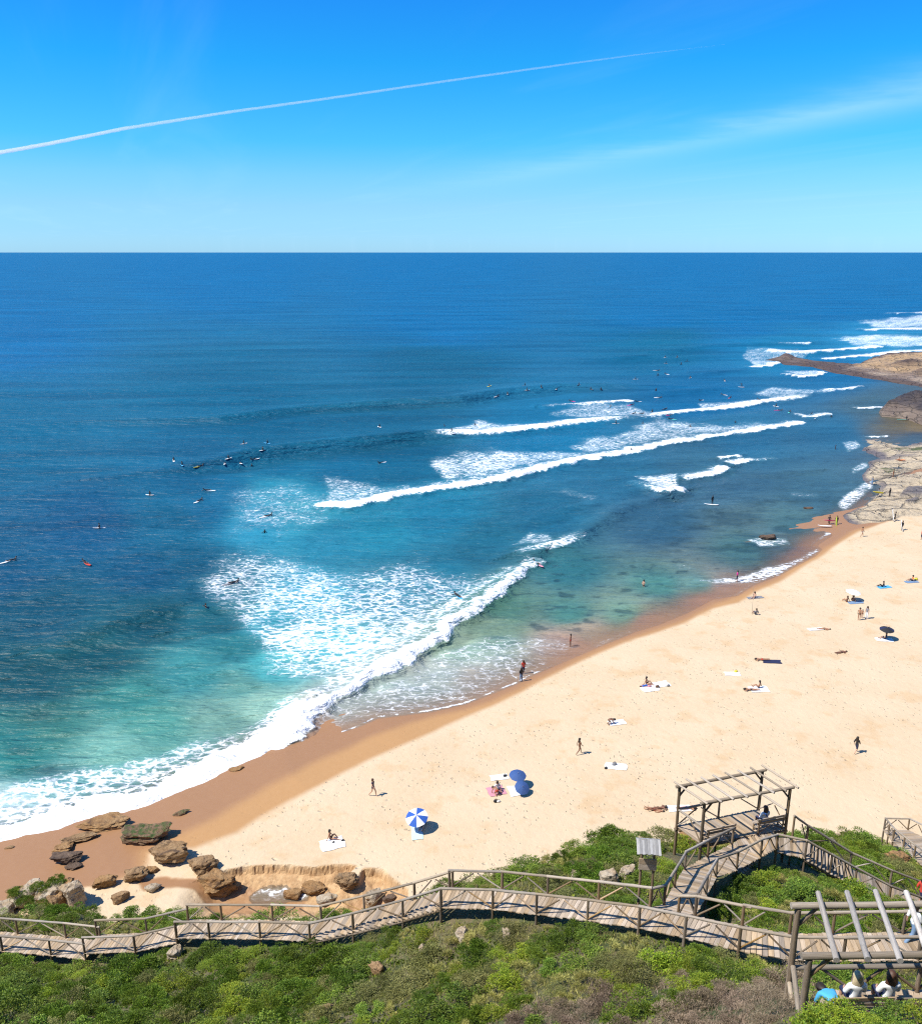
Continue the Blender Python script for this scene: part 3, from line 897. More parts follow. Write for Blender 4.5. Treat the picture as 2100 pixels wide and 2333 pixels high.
# ================================================================== hillside
def hill_points():
    pts = []
    for line, w in DECKS[:6]:
        for a, b in zip(line[:-1], line[1:]):
            for k in range(3):
                p = a.lerp(b, k / 3)
                pts.append((p.x, p.y, p.z - 0.75))
    for line, w in DECKS[6:9]:
        for p in line:
            pts.append((p.x, p.y, p.z - 1.3))
    pts += [(11.3, 19.4, PG_FLOOR + .1), (14, 19.3, PG_FLOOR - .2), (18, 19.3, PG_FLOOR - .2), (10, 22.5, 23.0), (15, 23, 22.4)]
    for u, v, d, dz in ((0, 2333, 30, .6), (500, 2333, 28, .6), (1050, 2333, 24.5, .5), (1500, 2333, 20.5, .4), (1900, 2333, 17, .5), (2120, 2300, 16.6, .6),
                        (300, 2230, 34.5, .5), (700, 2200, 33, .5), (1050, 2180, 29.5, .5), (1400, 2200, 26.5, .4), (1650, 2210, 23.6, .5), (60, 2240, 35, .6),
                        (1790, 2242, 20.3, .3), (1845, 2268, 18.6, .35), (1890, 2292, 17.6, .4), (1760, 2275, 19.2, .4), (1700, 2300, 19.6, .5), (1250, 2260, 25, .4),
                        (1200, 1960, 38, .5), (1350, 1908, 41, .5), (1470, 1885, 42, .5), (1420, 1990, 35, .5), (1250, 2010, 35.5, .5), (1090, 2000, 36.0, .6),
                        (900, 2085, 35.6, .5), (740, 2072, 38, .5), (600, 2085, 39, .5), (450, 2060, 41, .5), (300, 2072, 41, .5), (150, 2052, 42.5, .5), (0, 2067, 42.5, .5),
                        (-150, 2085, 43, .5), (1900, 1908, 52, .5), (2000, 1928, 50, .5), (1950, 1905, 55, .4), (1850, 1902, 48, .5), (2060, 1960, 47, .5), (1960, 1950, 44, .6),
                        (1750, 1990, 35, .6), (1700, 1990, 36, .6), (1850, 2000, 35, .6), (1800, 1972, 37, .8), (1900, 2050, 32, .6), (2000, 2072, 31.5, .6),
                        (1700, 2062, 31, .7), (2060, 2040, 35, .6), (1640, 1990, 34, 1.6), (1560, 1920, 40.5, .9), (1810, 1900, 41.5, .6)):
        p = ony(u, v, d)
        pts.append((p[0], p[1], p[2] - dz))
    for u, v in ((1860, 1872), (1930, 1894), (2010, 1910), (2110, 1905)):
        p = onz(u, v, 1.5)
        pts.append((p[0], p[1], 1.2))
        pts.append((p[0] * 1.1, p[1] * 1.12, -1.5))
    # foot of the slope on the sand
    for u, v, d, run in ((1200, 1960, 38, 14), (1350, 1908, 41, 15), (1470, 1885, 42, 16), (1090, 2000, 36, 14), (900, 2085, 35.6, 11), (740, 2072, 38, 9), (600, 2085, 39, 9),
                         (450, 2060, 41, 8), (300, 2072, 41, 8.5), (150, 2052, 42.5, 7), (0, 2067, 42.5, 7.5), (-150, 2085, 43, 8), (1600, 1890, 43, 15), (1750, 1880, 44, 15)):
        p = ony(u, v, d)
        k = (d + run) / d
        pts.append((p[0] * k, d + run, -1.5))
        pts.append((p[0] * k * 1.2, d + run * 1.6, -4))
    pts += [(0, 2, 44.2), (-15, 2, 43.6), (15, 2, 43.8), (0, 6, 37.0), (0, 12, 30.0), (-20, 10, 31), (-25, 20, 19.5), (-42, 28, 12.5), (16, 9, 36), (30, 12, 34), (42, 18, 29),
            (46, 30, 21), (46, 42, 12), (44, 58, 4), (-48, 40, 6), (-30, 2, 42), (34, 2, 43), (-50, 10, 26), (-10, 16, 25.5), (8, 14, 29.5), (-52, 56, -3), (50, 64, 1.5)]
    return np.array(pts)


_HP = hill_points()
_A = np.hypot(_HP[:, None, 0] - _HP[None, :, 0], _HP[:, None, 1] - _HP[None, :, 1])
_n = len(_HP)
_S = np.zeros((_n + 3, _n + 3))
_S[:_n, :_n] = _A - 0.35 * np.eye(_n)
_S[:_n, _n] = 1
_S[:_n, _n + 1:] = _HP[:, :2]
_S[_n, :_n] = 1
_S[_n + 1:, :_n] = _HP[:, :2].T
_W = np.linalg.solve(_S, np.concatenate([_HP[:, 2], [0, 0, 0]]))


def hill_raw(x, y):
    r = np.hypot(x[:, None] - _HP[None, :, 0], y[:, None] - _HP[None, :, 1])
    return r @ _W[:_n] + _W[_n] + x * _W[_n + 1] + y * _W[_n + 2]


HX = np.arange(-54, 56.01, 0.4)
HY = np.arange(0, 70.01, 0.4)


def deck_dist(x, y):
    """smallest horizontal distance to a walkway edge and that walkway's height"""
    best = np.full(x.shape, 1e9)
    zz = np.full(x.shape, 1e9)
    for line, w in DECKS:
        P = np.array([(p.x, p.y) for p in line])
        Z = np.array([p.z for p in line])
        s, par = line_sd(x, y, P)
        d = np.abs(s) - w / 2
        zl = np.interp(par, np.arange(len(P)), Z)
        m = d < best
        best = np.where(m, d, best)
        zz = np.where(d < 0.6, np.minimum(zz, zl), zz)
    return best, zz


def build_hill():
    gx, gy = np.meshgrid(HX, HY)
    x, y = gx.ravel(), gy.ravel()
    z = np.concatenate([hill_raw(x[i:i + 8000], y[i:i + 8000]) for i in range(0, len(x), 8000)])
    z = z + 0.5 * (fbm(x * .35, y * .35, 130, 4) - .5)
    d, zd = deck_dist(x, y)
    z = np.where(zd < 1e8, np.minimum(z, zd - 0.32), z)
    z = np.minimum(z, 45.0)
    # keep clear of the lens
    z = np.minimum(z, np.where(y < 14, CAMZ - 1.35 - 1.14 * np.maximum(y, 0), 99))
    global HZ
    HZ = z.reshape(gx.shape)
    nr, nc = gx.shape
    idx = np.arange(nr * nc).reshape(nr, nc)
    quads = np.stack([idx[:-1, :-1].ravel(), idx[:-1, 1:].ravel(), idx[1:, 1:].ravel(), idx[1:, :-1].ravel()], 1)
    bz = beach_z(x, y)
    under = (z < bz - 1.2)
    kq = ~(under[quads].all(1))
    quads = quads[kq]
    t = NT('hillside_soil')
    P = t.pos()
    n1 = t.noise(P, .5, 5, .6)
    n2 = t.noise(P, 3.0, 5, .65)
    c = t.mixc(t.ramp(n1, .35, .65), (.055, .075, .018), (.16, .125, .06))
    c = t.mixc(t.ramp(n2, .45, .7), c, (.085, .10, .03))
    low = t.attr('sandy')
    c = t.mixc(low, c, t.mixc(n2, (.38, .24, .115), (.50, .36, .22)))
    mat = t.done(Base__Color=c, Roughness=.9, Normal=t.bump(n2, .3, .8))
    me = mesh_np('hillside', np.stack([x, y, z], 1), quads, mat)
    attr_f(me, 'sandy', sstep(2.6, .8, z - bz + 2.0 * (fbm(x * .4, y * .4, 135) - .5)))
    o = link('hillside', me)
    tag(o, 'scrub covered slope falling from the viewpoint to the beach', None, None, 'structure')


build_hill()


def hill_z(x, y):
    fx = np.clip((np.asarray(x, float) - HX[0]) / 0.4, 0, len(HX) - 1.001)
    fy = np.clip((np.asarray(y, float) - HY[0]) / 0.4, 0, len(HY) - 1.001)
    i, j = fx.astype(int), fy.astype(int)
    a, b = fx - i, fy - j
    return (HZ[j, i] * (1 - a) + HZ[j, i + 1] * a) * (1 - b) + (HZ[j + 1, i] * (1 - a) + HZ[j + 1, i + 1] * a) * b


def hillz(x, y):
    return float(hill_z(np.array([x]), np.array([y]))[0])
# ================================================================== timber
def mat_wood(name, dark, lite, grain=(1, 1, 14)):
    t = NT(name)
    rnd = t.n('ShaderNodeObjectInfo').outputs['Random']
    co = t.n('ShaderNodeTexCoord').outputs['Object']
    off = t.n('ShaderNodeVectorMath', _operation='MULTIPLY_ADD', i0=t.n('ShaderNodeCombineXYZ', i0=rnd, i1=rnd, i2=rnd).outputs[0], i1=(37, 53, 71), i2=co).outputs[0]
    g = t.n('ShaderNodeMapping', i0=off, Scale=grain).outputs[0]
    n1 = t.noise(g, 2.2, 6, .65, .4)
    n2 = t.noise(off, 2.0, 3, .6)
    c = t.mixc(t.ramp(n1, .28, .72), dark, lite)
    c = t.mixc(t.ramp(n2, .45, .75, 0, .45), c, tuple(v * .62 for v in dark))
    hs = t.n('ShaderNodeHueSaturation', Color=c, Value=t.n('ShaderNodeMapRange', i0=rnd, i3=.66, i4=1.3).outputs[0],
             Saturation=t.n('ShaderNodeMapRange', i0=t.math('FRACT', t.math('MULTIPLY', rnd, 7.3)), i3=.7, i4=1.15).outputs[0]).outputs[0]
    return t.done(Base__Color=hs, Roughness=.85, Normal=t.bump(n1, .03, .5), Specular__IOR__Level=.25)


M_PLANK = mat_wood('weathered_plank', (.30, .215, .135), (.53, .41, .28), (14, 1.0, 3))
M_LOG = mat_wood('weathered_log', (.105, .070, .040), (.28, .205, .13), (9, 9, 1.0))
M_LOGTOP = mat_wood('silvered_log', (.22, .17, .115), (.50, .42, .325), (9, 9, 1.0))
M_NEWWOOD = mat_wood('fresh_pale_log', (.33, .19, .07), (.46, .29, .13), (9, 9, 1.0))
M_BLEACH = mat_wood('bleached_log', (.30, .26, .215), (.66, .60, .53), (9, 9, .8))
M_SHINGLE = mat_wood('grey_roof_board', (.27, .26, .25), (.46, .45, .43), (9, 1, 2))


def log_mesh(name, mat, seg=10, taper=.93, rings=4, seed=0):
    """unit log: radius 1 round z, length 1, slightly bent and uneven"""
    r = random.Random(seed)
    bm = bmesh.new()
    rows = []
    for k in range(rings + 1):
        f = k / rings
        rad = (1 - (1 - taper) * f) * (1 + r.uniform(-.05, .05))
        ox, oy = r.uniform(-.10, .10), r.uniform(-.10, .10)
        rows.append([bm.verts.new((ox + rad * math.cos(2 * math.pi * i / seg) * (1 + r.uniform(-.04, .04)), oy + rad * math.sin(2 * math.pi * i / seg), f)) for i in range(seg)])
    for a, b in zip(rows[:-1], rows[1:]):
        for i in range(seg):
            f = bm.faces.new((a[i], a[(i + 1) % seg], b[(i + 1) % seg], b[i]))
            f.smooth = True
    bm.faces.new(list(reversed(rows[0])))
    bm.faces.new(rows[-1])
    me = bpy.data.meshes.new(name)
    bm.to_mesh(me)
    bm.free()
    me.materials.append(mat)
    return me


def plank_mesh(name, mat, seed=0):
    """unit plank: x width, y length, z thickness, all centred; chamfered and a touch warped"""
    r = random.Random(seed)
    bm = bmesh.new()
    bmesh.ops.create_cube(bm, size=1.0)
    for v in bm.verts:
        v.co.x += r.uniform(-.03, .03)
        v.co.y += r.uniform(-.012, .012)
    bmesh.ops.bevel(bm, geom=[e for e in bm.edges if abs((e.verts[0].co - e.verts[1].co).y) > .5], offset=.06, segments=1, affect='EDGES')
    me = bpy.data.meshes.new(name)
    bm.to_mesh(me)
    bm.free()
    me.materials.append(mat)
    return me


LOGS = [log_mesh('log', M_LOG, seed=i) for i in range(4)]
LOGS_TOP = [log_mesh('rail_log', M_LOGTOP, seed=10 + i, rings=6) for i in range(4)]
LOGS_PALE = [log_mesh('bleached_log', M_BLEACH, seed=50 + i, rings=8) for i in range(4)]
LOGS_NEW = [log_mesh('pale_log', M_NEWWOOD, seed=20 + i) for i in range(2)]
PLANKS = [plank_mesh('plank', M_PLANK, i) for i in range(5)]
SHINGLES = [plank_mesh('roof_board', M_SHINGLE, 30 + i) for i in range(3)]


def put(name, me, parent, loc, scale, rot=None):
    o = link(name, me, parent)
    o.location = Vector(loc) - (parent.location if parent is not None else Vector((0, 0, 0)))
    o.scale = scale
    if rot is not None:
        o.rotation_mode = 'QUATERNION'
        o.rotation_quaternion = rot
    return o


def log(name, parent, a, b, r=.06, kind=None, ext=0.0):
    a, b = Vector(a), Vector(b)
    d = b - a
    L = d.length
    u = d / L
    a = a - u * ext
    L += 2 * ext
    return put(name, random.choice(kind or LOGS), parent, a, (r, r, L), u.to_track_quat('Z', 'Y'))


def reparent(child, part, root):
    """make a piece a sub-part without moving it (root holds no rotation)"""
    T = Matrix.Translation(root.location)
    Wp = T @ Matrix.LocRotScale(part.location, part.rotation_quaternion, part.scale)
    child.location = child.location + root.location
    child.parent = part
    child.matrix_parent_inverse = Wp.inverted()
    return child


def slab(name, parent, c, xdir, ydir, w, l, th, meshes=None, twist=True):
    """plank lying with its width along xdir and its length along ydir"""
    xd, yd = Vector(xdir).normalized(), Vector(ydir).normalized()
    zd = xd.cross(yd).normalized()
    if zd.z < 0:
        zd = -zd
        xd = -xd
    xd = yd.cross(zd).normalized()
    q = Matrix((xd, yd, zd)).transposed().to_quaternion()
    if twist:
        q = q @ Euler((random.uniform(-.004, .004), random.uniform(-.02, .02), random.uniform(-.006, .006))).to_quaternion()
    return put(name, random.choice(meshes or PLANKS), parent, c, (w, l, th), q)


def resample(A, B, pitch):
    """walk along two edges in step, returning paired points about one pitch apart"""
    out = []
    for i in range(len(A) - 1):
        L = ((A[i + 1] - A[i]).length + (B[i + 1] - B[i]).length) / 2
        n = max(1, round(L / pitch))
        for k in range(n):
            f = (k + .5) / n
            out.append((A[i].lerp(A[i + 1], f), B[i].lerp(B[i + 1], f), (A[i + 1] - A[i]).lerp(B[i + 1] - B[i], .5) / n))
    return out


def deck(parent, A, B, pitch=.19, over=.06, th=.045):
    for a, b, step in resample(A, B, pitch):
        c = (a + b) / 2
        yd = b - a
        slab('plank', parent, c + Vector((0, 0, random.uniform(-.006, .006))), step, yd, step.length - .016, yd.length + 2 * over + random.uniform(-.05, .05), th)
    for e in (.12, .88):
        for i in range(len(A) - 1):
            p, q = A[i].lerp(B[i], e) - Vector((0, 0, .12)), A[i + 1].lerp(B[i + 1], e) - Vector((0, 0, .12))
            log('joist', parent, p, q, .07, ext=.04)


def railing(parent, line, spacing=2.0, skip=(), h=RAIL_H, side=0.05, r=.062, end_posts=(True, True), new=.06):
    """posts, handrail and leaning braces along a deck edge"""
    # stations
    st = [line[0]]
    for a, b in zip(line[:-1], line[1:]):
        n = max(1, int((b - a).length / spacing + .4))
        st += [a.lerp(b, k / n) for k in range(1, n + 1)]
    up = Vector((0, 0, 1))
    for i, p in enumerate(st):
        if (i == 0 and not end_posts[0]) or (i == len(st) - 1 and not end_posts[1]):
            continue
        g = min(p.z - .3, hillz(p.x, p.y) - .15)
        log('post', parent, (p.x, p.y, max(g, p.z - 2.6)), p + up * (h + .02), r * random.uniform(.92, 1.1))
    for i in range(len(st) - 1):
        if i in skip:
            continue
        a, b = st[i], st[i + 1]
        hr = log('handrail', parent, a + up * h, b + up * h, r * random.uniform(.95, 1.1), LOGS_TOP, ext=.05)
        m = (a + b) / 2 + up * (h - .06)
        for e in (a, b):
            if random.random() < .95:
                k = LOGS_NEW if random.random() < new else (LOGS_TOP if random.random() < .4 else LOGS)
                reparent(log('brace', parent, e + up * .06 + (m - e).normalized() * .05, m + (e - m) * random.uniform(.03, .12), .034, k), hr, parent)
    return st


def walkway(name, A, label, B=None, cat='boardwalk', near=True, far=True, pitch=.19, sp=2.0, grp='boardwalk sections on the slope', far_skip=(), near_skip=(), nend=(True, True), fend=(True, True)):
    B = B or offset(A, DECK_W)
    base = (A[0] + B[0]) / 2
    e = empty(name, base, 0, label, cat, grp)
    deck(e, A, B, pitch)
    if near:
        railing(e, A, sp, near_skip, end_posts=nend)
    if far:
        railing(e, B, sp, far_skip, end_posts=fend)
    return e


walkway('boardwalk', MAIN_A, 'lowest boardwalk length at the left edge of the picture, below the boulders')
walkway('boardwalk', MAIN_B, 'short rising boardwalk length between the low left walk and the first step up', sp=1.9)
walkway('boardwalk', MAIN_C, 'level boardwalk length leading to the foot of the stair flight', nend=(True, False), fend=(True, False))
walkway('boardwalk', MAIN_D, 'long boardwalk length from the stair top past the small roofed notice board', nend=(True, False), fend=(True, False), far_skip=(4,), sp=2.05)
walkway('boardwalk', MAIN_E, 'upper boardwalk length passing behind the near pergola at lower right')


def stairs(name, A, B, label, rise, grp=None, near=True, far=True, posts=2.0):
    e = empty(name, (A[0] + B[0]) / 2, 0, label, 'stairs', grp)
    for i in range(len(A) - 1):
        dz = abs(((A[i + 1] + B[i + 1]) / 2 - (A[i] + B[i]) / 2).z)
        n = max(2, round(dz / rise))
        for k in range(n):
            a0, a1 = A[i].lerp(A[i + 1], k / n), A[i].lerp(A[i + 1], (k + 1) / n)
            b0, b1 = B[i].lerp(B[i + 1], k / n), B[i].lerp(B[i + 1], (k + 1) / n)
            z = (a0.z + a1.z) / 2
            run = Vector((a1.x - a0.x, a1.y - a0.y, 0))
            for h in (0, 1):
                f = .25 + .5 * h
                a, b = a0.lerp(a1, f), b0.lerp(b1, f)
                a, b = Vector((a.x, a.y, z)), Vector((b.x, b.y, z))
                slab('tread', e, (a + b) / 2, run, b - a, run.length / 2 - .006 + (.015 if h else 0), (b - a).length + .16, .05)
        for s in (A, B):
            log('stringer', e, s[i] - Vector((0, 0, .16)), s[i + 1] - Vector((0, 0, .16)), .08, ext=.05)
    if near:
        railing(e, A, posts)
    if far:
        railing(e, B, posts)
    return e


stairs('stair_flight', STAIR, offset(STAIR, DECK_W), 'timber stair flight climbing to the right in the middle of the boardwalk', .17)

MAIN_D_FAR = offset(MAIN_D, DECK_W)
# branch down to the viewing platform
br = empty('boardwalk', (BR_L[0] + BR_R[0]) / 2, 0, 'side boardwalk turning off beyond the notice board down to the viewing platform', 'boardwalk', 'boardwalk sections on the slope')
deck(br, BR_L, BR_R, .16)
railing(br, BR_L, 1.9)
railing(br, BR_R, 1.9)
# ------------------------------------------------------------------ viewing platform
pl = empty('viewing_platform', (P_RL + P_FR) / 2, 0, 'small plank viewing platform under the far pergola', 'platform')
fl2 = P_FL.lerp(BR_R[4], .0)
deck(pl, [P_FL, P_FL.lerp(P_FR, .5), P_FR], [P_RL, P_RL.lerp(P_RR, .5), P_RR], .16)
FRONT_A = [BR_R[4] + Vector((.1, .15, -.05)), BR_R[5] + Vector((0, .02, -.03)), ST_N[0]]
FRONT_B = [BR_L[5] + Vector((-.1, .1, 0)), P_FL.lerp(P_FR, .5), P_FL.lerp(P_FR, .86)]
for a, b, stp in resample(FRONT_A, FRONT_B, .17):
    yd = Vector((b.x - a.x, b.y - a.y, 0))
    slab('plank', pl, Vector(((a.x + b.x) / 2, (a.y + b.y) / 2, PL_DECK_Z - .05 + random.uniform(-.004, .004))), stp, yd, stp.length - .014, yd.length, .045)
log('joist', pl, P_FL - Vector((0, 0, .14)), P_FR - Vector((0, 0, .14)), .08, ext=.1)
log('joist', pl, P_RL - Vector((0, 0, .14)), P_RR - Vector((0, 0, .14)), .08, ext=.1)
railing(pl, [P_RL, P_RL.lerp(P_RR, .5), P_RR], 2.4, end_posts=(False, False), h=1.05)
railing(pl, [P_RL, P_FL], 2.4, end_posts=(False, False), h=1.05)
railing(pl, [P_RR, P_FR], 2.4, end_posts=(False, False), h=1.05)
railing(pl, [BR_R[5], ST_N[0], ST_N[1]], 2.0, end_posts=(False, False))
railing(br, [BR_R[0], MAIN_D_FAR[5]], 2.0, end_posts=(False, False))
# far rail from platform to the stair
railing(pl, [P_FR + Vector((.25, -.35, 0)), ST_F[1]], 2.6)


def pergola(name, RL, RR, FR, FL, top, floor, n, r, rr, ov_r, ov_f, label, grp, kind_r, first=0.0, last=1.0, knee=.45):
    e = empty(name, ((RL + FR) / 2).to_2d().to_3d() + Vector((0, 0, floor)), 0, label, 'pergola', grp)
    up = Vector((0, 0, 1))
    for p in (RL, RR, FR, FL):
        g = min(hillz(p.x, p.y) - .2, floor - .1)
        log('post', e, (p.x, p.y, max(g, floor - 2.2)), (p.x, p.y, top - r), r)
    T = [Vector((p.x, p.y, top)) for p in (RL, RR, FR, FL)]
    log('beam', e, T[0], T[1], r * 1.02, LOGS_TOP, ext=.22)
    log('beam', e, T[3], T[2], r * 1.02, LOGS_TOP, ext=.22)
    for a, b in ((T[0], T[1]), (T[3], T[2])):
        d = (b - a).normalized()
        log('knee_brace', e, a - up * (knee + .15), a + d * knee - up * r * .5, r * .62)
        log('knee_brace', e, b - up * (knee + .15), b - d * knee - up * r * .5, r * .62)
    for k in range(n):
        f = first + (last - first) * k / (n - 1)
        a, b = T[0].lerp(T[1], f), T[3].lerp(T[2], f)
        d = (a - b).normalized()
        j = (T[1] - T[0]).normalized() * random.uniform(-.03, .03)
        log('rafter', e, b - d * (ov_f + random.uniform(-.04, .04)) + up * (r + rr) * .92 - j, a + d * (ov_r + random.uniform(-.05, .05)) + up * (r + rr) * .92 + j, rr, kind_r)
    return e


pergola('pergola', P_RL, P_RR, P_FR, P_FL, PL_DECK_Z + 2.42, PL_DECK_Z, 8, .085, .058, .28, .32,
        'open log pergola with eight rafters on the viewing platform facing the beach', 'log pergolas', LOGS_TOP, -.02, 1.04)

# ------------------------------------------------------------------ stairs down to the right and the lower walk
sd = empty('stair_flight', (ST_N[1] + ST_F[1]) / 2, 0, 'timber stairs descending to the right from the viewing platform', 'stairs')
deck(sd, [ST_N[0], ST_N[1]], [ST_F[0].lerp(ST_F[1], .25), ST_F[1]], .17)
A, B = [ST_N[1], ST_N[2]], [ST_F[1], ST_F[2]]
n = 13
for k in range(n):
    a0, a1, b0, b1 = A[0].lerp(A[1], k / n), A[0].lerp(A[1], (k + 1) / n), B[0].lerp(B[1], k / n), B[0].lerp(B[1], (k + 1) / n)
    a, b = (a0 + a1) / 2, (b0 + b1) / 2
    z = (a.z + b.z) / 2
    a.z = b.z = z
    run = Vector((a1.x - a0.x, a1.y - a0.y, 0))
    slab('tread', sd, (a + b) / 2, run, b - a, run.length + .02, (b - a).length + .14, .05)
for s in (A, B):
    log('stringer', sd, s[0] - Vector((0, 0, .2)), s[1] - Vector((0, 0, .2)), .09)
    for k in range(1, 9):
        p = s[0].lerp(s[1], k / 9)
        if s is A and k < 8:
            log('baluster', sd, p - Vector((0, 0, .05)), p + Vector((0, 0, .96)), .03)
deck(sd, ST_N[2:], ST_F[2:], .17)
railing(sd, ST_N[1:], 2.2)
railing(sd, ST_F[1:], 2.2)
lw = empty('boardwalk', (LW_N[0] + LW_F[0]) / 2, 0, 'separate lower boardwalk ending above the sand at the right edge', 'boardwalk', 'boardwalk sections on the slope')
deck(lw, LW_N, LW_F, .18)
railing(lw, LW_N, 1.7)
railing(lw, LW_F, 2.0)
railing(lw, [LW_N[0], LW_F[0]], 1.9, end_posts=(False, False))


# ------------------------------------------------------------------ near pergola
PGR_L, PGR_R = Vector(ony(1820, 2061, 20.3)), Vector(ony(2240, 2066, 20.4))
PGF_L, PGF_R = Vector(ony(1845, 2176, 18.48)), Vector(ony(2290, 2182, 18.58))
pergola('pergola', PGR_L, PGR_R, PGF_R, PGF_L, PG_TOP, PG_FLOOR, 7, .092, .082, .34, .36,
        'near log pergola with thick silvery rafters cut off by the right edge', 'log pergolas', LOGS_PALE, .115, 1.06, .55)
fr = empty('railing', (PGR_L + PGF_L) / 2 * 1.0, 0, 'low log railing with crossed braces round the near pergola', 'railing')
RZ = PG_FLOOR + .92
rl, rr_ = PGR_L.copy(), PGR_R.copy()
rl.z = rr_.z = RZ
log('handrail', fr, rl, rr_, .075, LOGS_TOP)
for f0, f1 in ((0, .36), (.36, .72)):
    a, b = rl.lerp(rr_, f0), rl.lerp(rr_, f1)
    lo = Vector((0, 0, .85))
    log('post', fr, b - Vector((0, 0, 1.2)), b, .07)
    log('brace', fr, a.lerp(b, .45), b - lo, .045)
    log('brace', fr, b.lerp(a, -.45), b - lo, .045)
sl = PGF_L.copy()
sl.z = RZ
log('handrail', fr, rl + Vector((.02, -.1, .12)), sl + Vector((-.02, .08, .12)), .075, LOGS_TOP)
log('lower_rail', fr, rl + Vector((-.02, -.1, -.45)), sl + Vector((-.04, .08, -.45)), .07, LOGS_TOP)
me = None
fl = empty('viewing_platform', (PGR_L + PGF_R) / 2, 0, 'plank floor under the near pergola', 'platform')
fl.location.z = PG_FLOOR
a0, a1 = PGF_L.lerp(PGF_R, .17), PGF_R.copy()
b0, b1 = PGR_L.lerp(PGR_R, .17), PGR_R.copy()
for p in (a0, a1, b0, b1):
    p.z = PG_FLOOR
deck(fl, [a0, a1], [b0, b1], .17)


# ------------------------------------------------------------------ benches
def bench(c, rz, w, label, back=True, grp='log benches under the pergolas', h=.45):
    e = empty('bench', c, rz, label, 'bench', grp)
    def lb(name, a, b, r, kind=None):
        o = log(name, None, a, b, r, kind)
        o.parent = e
        return o
    def sb(name, c_, w_, l_, th, rotx=0.0):
        o = put(name, random.choice(PLANKS), None, c_, (w_, l_, th), Euler((0, rotx, 0)).to_quaternion())
        q = Euler((0, 0, math.pi / 2)).to_quaternion() @ Euler((0, rotx, 0)).to_quaternion()
        o.rotation_quaternion = q
        o.parent = e
        return o
    for s in (-1, 1):
        x = s * (w / 2 - .12)
        lb('leg', (x, .18, 0), (x, .18, h), .045)
        lb('leg', (x, -.2, 0), (x, -.26, h + .42), .045)
        lb('stretcher', (x, -.22, .2), (x, .18, .2), .03)
        lb('cross_brace', (x, -.2, .05), (x * .1, -.2, h - .05), .025)
    for k in range(3):
        sb('seat_slat', (0, .17 - k * .15, h + .03), .135, w, .035)
    if back:
        for k in range(2):
            sb('back_slat', (0, -.235 - k * .02, h + .2 + k * .19), .14, w, .03, math.radians(82))
    return e


PDIR = (P_RR - P_RL).to_2d().to_3d().normalized()
PRZ = math.atan2(PDIR.y, PDIR.x)
b1p = P_FL.lerp(P_FR, .20)
bench((b1p.x, b1p.y + .12, PL_DECK_Z + .03), PRZ, 1.7, 'empty log bench at the left of the viewing platform')
b2p = P_FL.lerp(P_FR, .84)
bench((b2p.x - .2, b2p.y + .12, PL_DECK_Z + .03), PRZ, 1.7, 'log bench on the viewing platform with a person sitting on it')
for k, (u, lab) in enumerate(((1950, 'low log bench under the near pergola, left of two'), (2095, 'low log bench under the near pergola, cut off by the right edge'))):
    p = onz(u, 2292, PG_FLOOR + .6)
    bench((p[0] + .2, p[1] + .2, PG_FLOOR + .03), .02, 1.9, lab)


# ------------------------------------------------------------------ notice board
def notice_board():
    base = Vector(ony(1468, 2060, 30.6))
    base.z = hillz(base.x, base.y)
    e = empty('notice_board', base, 0, 'small roofed timber notice board on two posts beside the boardwalk', 'notice board')
    d = Vector((1, -.10, 0)).normalized()
    n = Vector((.10, 1, 0)).normalized()
    zt = ony(1468, 1945, 30.6)[2]
    pa, pb = base - d * .26, base + d * .26
    for p in (pa, pb):
        log('post', e, p - Vector((0, 0, .3)), Vector((p.x, p.y, zt + .30)), .055)
    for k in range(2):
        c = base + Vector((0, 0, 0))
        c.z = zt - .62 + k * .27
        slab('board', e, c - n * .075, Vector((0, 0, 1)), d, .26, .72, .035, [PLANKS[0]])
    # pitched roof of boards, falling towards the walk
    rd = log('ridge', e, base - d * .5 + n * .22 + Vector((0, 0, zt + .48 - base.z)), base + d * .5 + n * .22 + Vector((0, 0, zt + .48 - base.z)), .035)
    for k in range(9):
        f = (k - 4) * .108
        top = base + d * f + n * .22
        bot = base + d * f - n * .34
        top.z, bot.z = zt + .50, zt + .20
        reparent(slab('roof_board', e, (top + bot) / 2 + Vector((0, 0, .012 * (k % 2))), d, top - bot, .104, (top - bot).length + random.uniform(-.02, .05), .03, SHINGLES), rd, e)
        bk = base + d * f + n * .46
        bk.z = zt + .36
        reparent(slab('roof_board', e, (top + bk) / 2 + Vector((0, 0, .012)), d, bk - top, .104, (bk - top).length, .03, SHINGLES), rd, e)


notice_board()
# ================================================================== vegetation
def mat_leaf(name, rough=.55, trans=.22, spec=.25):
    t = NT(name)
    tint = t.attr('tint', True)
    rnd = t.n('ShaderNodeObjectInfo').outputs['Random']
    hs = t.n('ShaderNodeHueSaturation', Color=tint, Hue=t.n('ShaderNodeMapRange', i0=rnd, i3=.487, i4=.512).outputs[0],
             Value=t.n('ShaderNodeMapRange', i0=t.math('FRACT', t.math('MULTIPLY', rnd, 5.7)), i3=.80, i4=1.35).outputs[0]).outputs[0]
    p = t.n('ShaderNodeBsdfPrincipled', Base__Color=hs, Roughness=rough, Specular__IOR__Level=spec)
    tr = t.n('ShaderNodeBsdfTranslucent', Color=hs)
    mx = t.n('ShaderNodeMixShader', i0=trans, i1=p.outputs[0], i2=tr.outputs[0])
    t.t.links.new(mx.outputs[0], t.out.inputs['Surface'])
    return t.m


M_LEAF = mat_leaf('shrub_leaves')
M_TWIG = mat_leaf('dry_twigs', .85, .05, .1)


def unit(v):
    return v / (np.linalg.norm(v, axis=1, keepdims=True) + 1e-9)


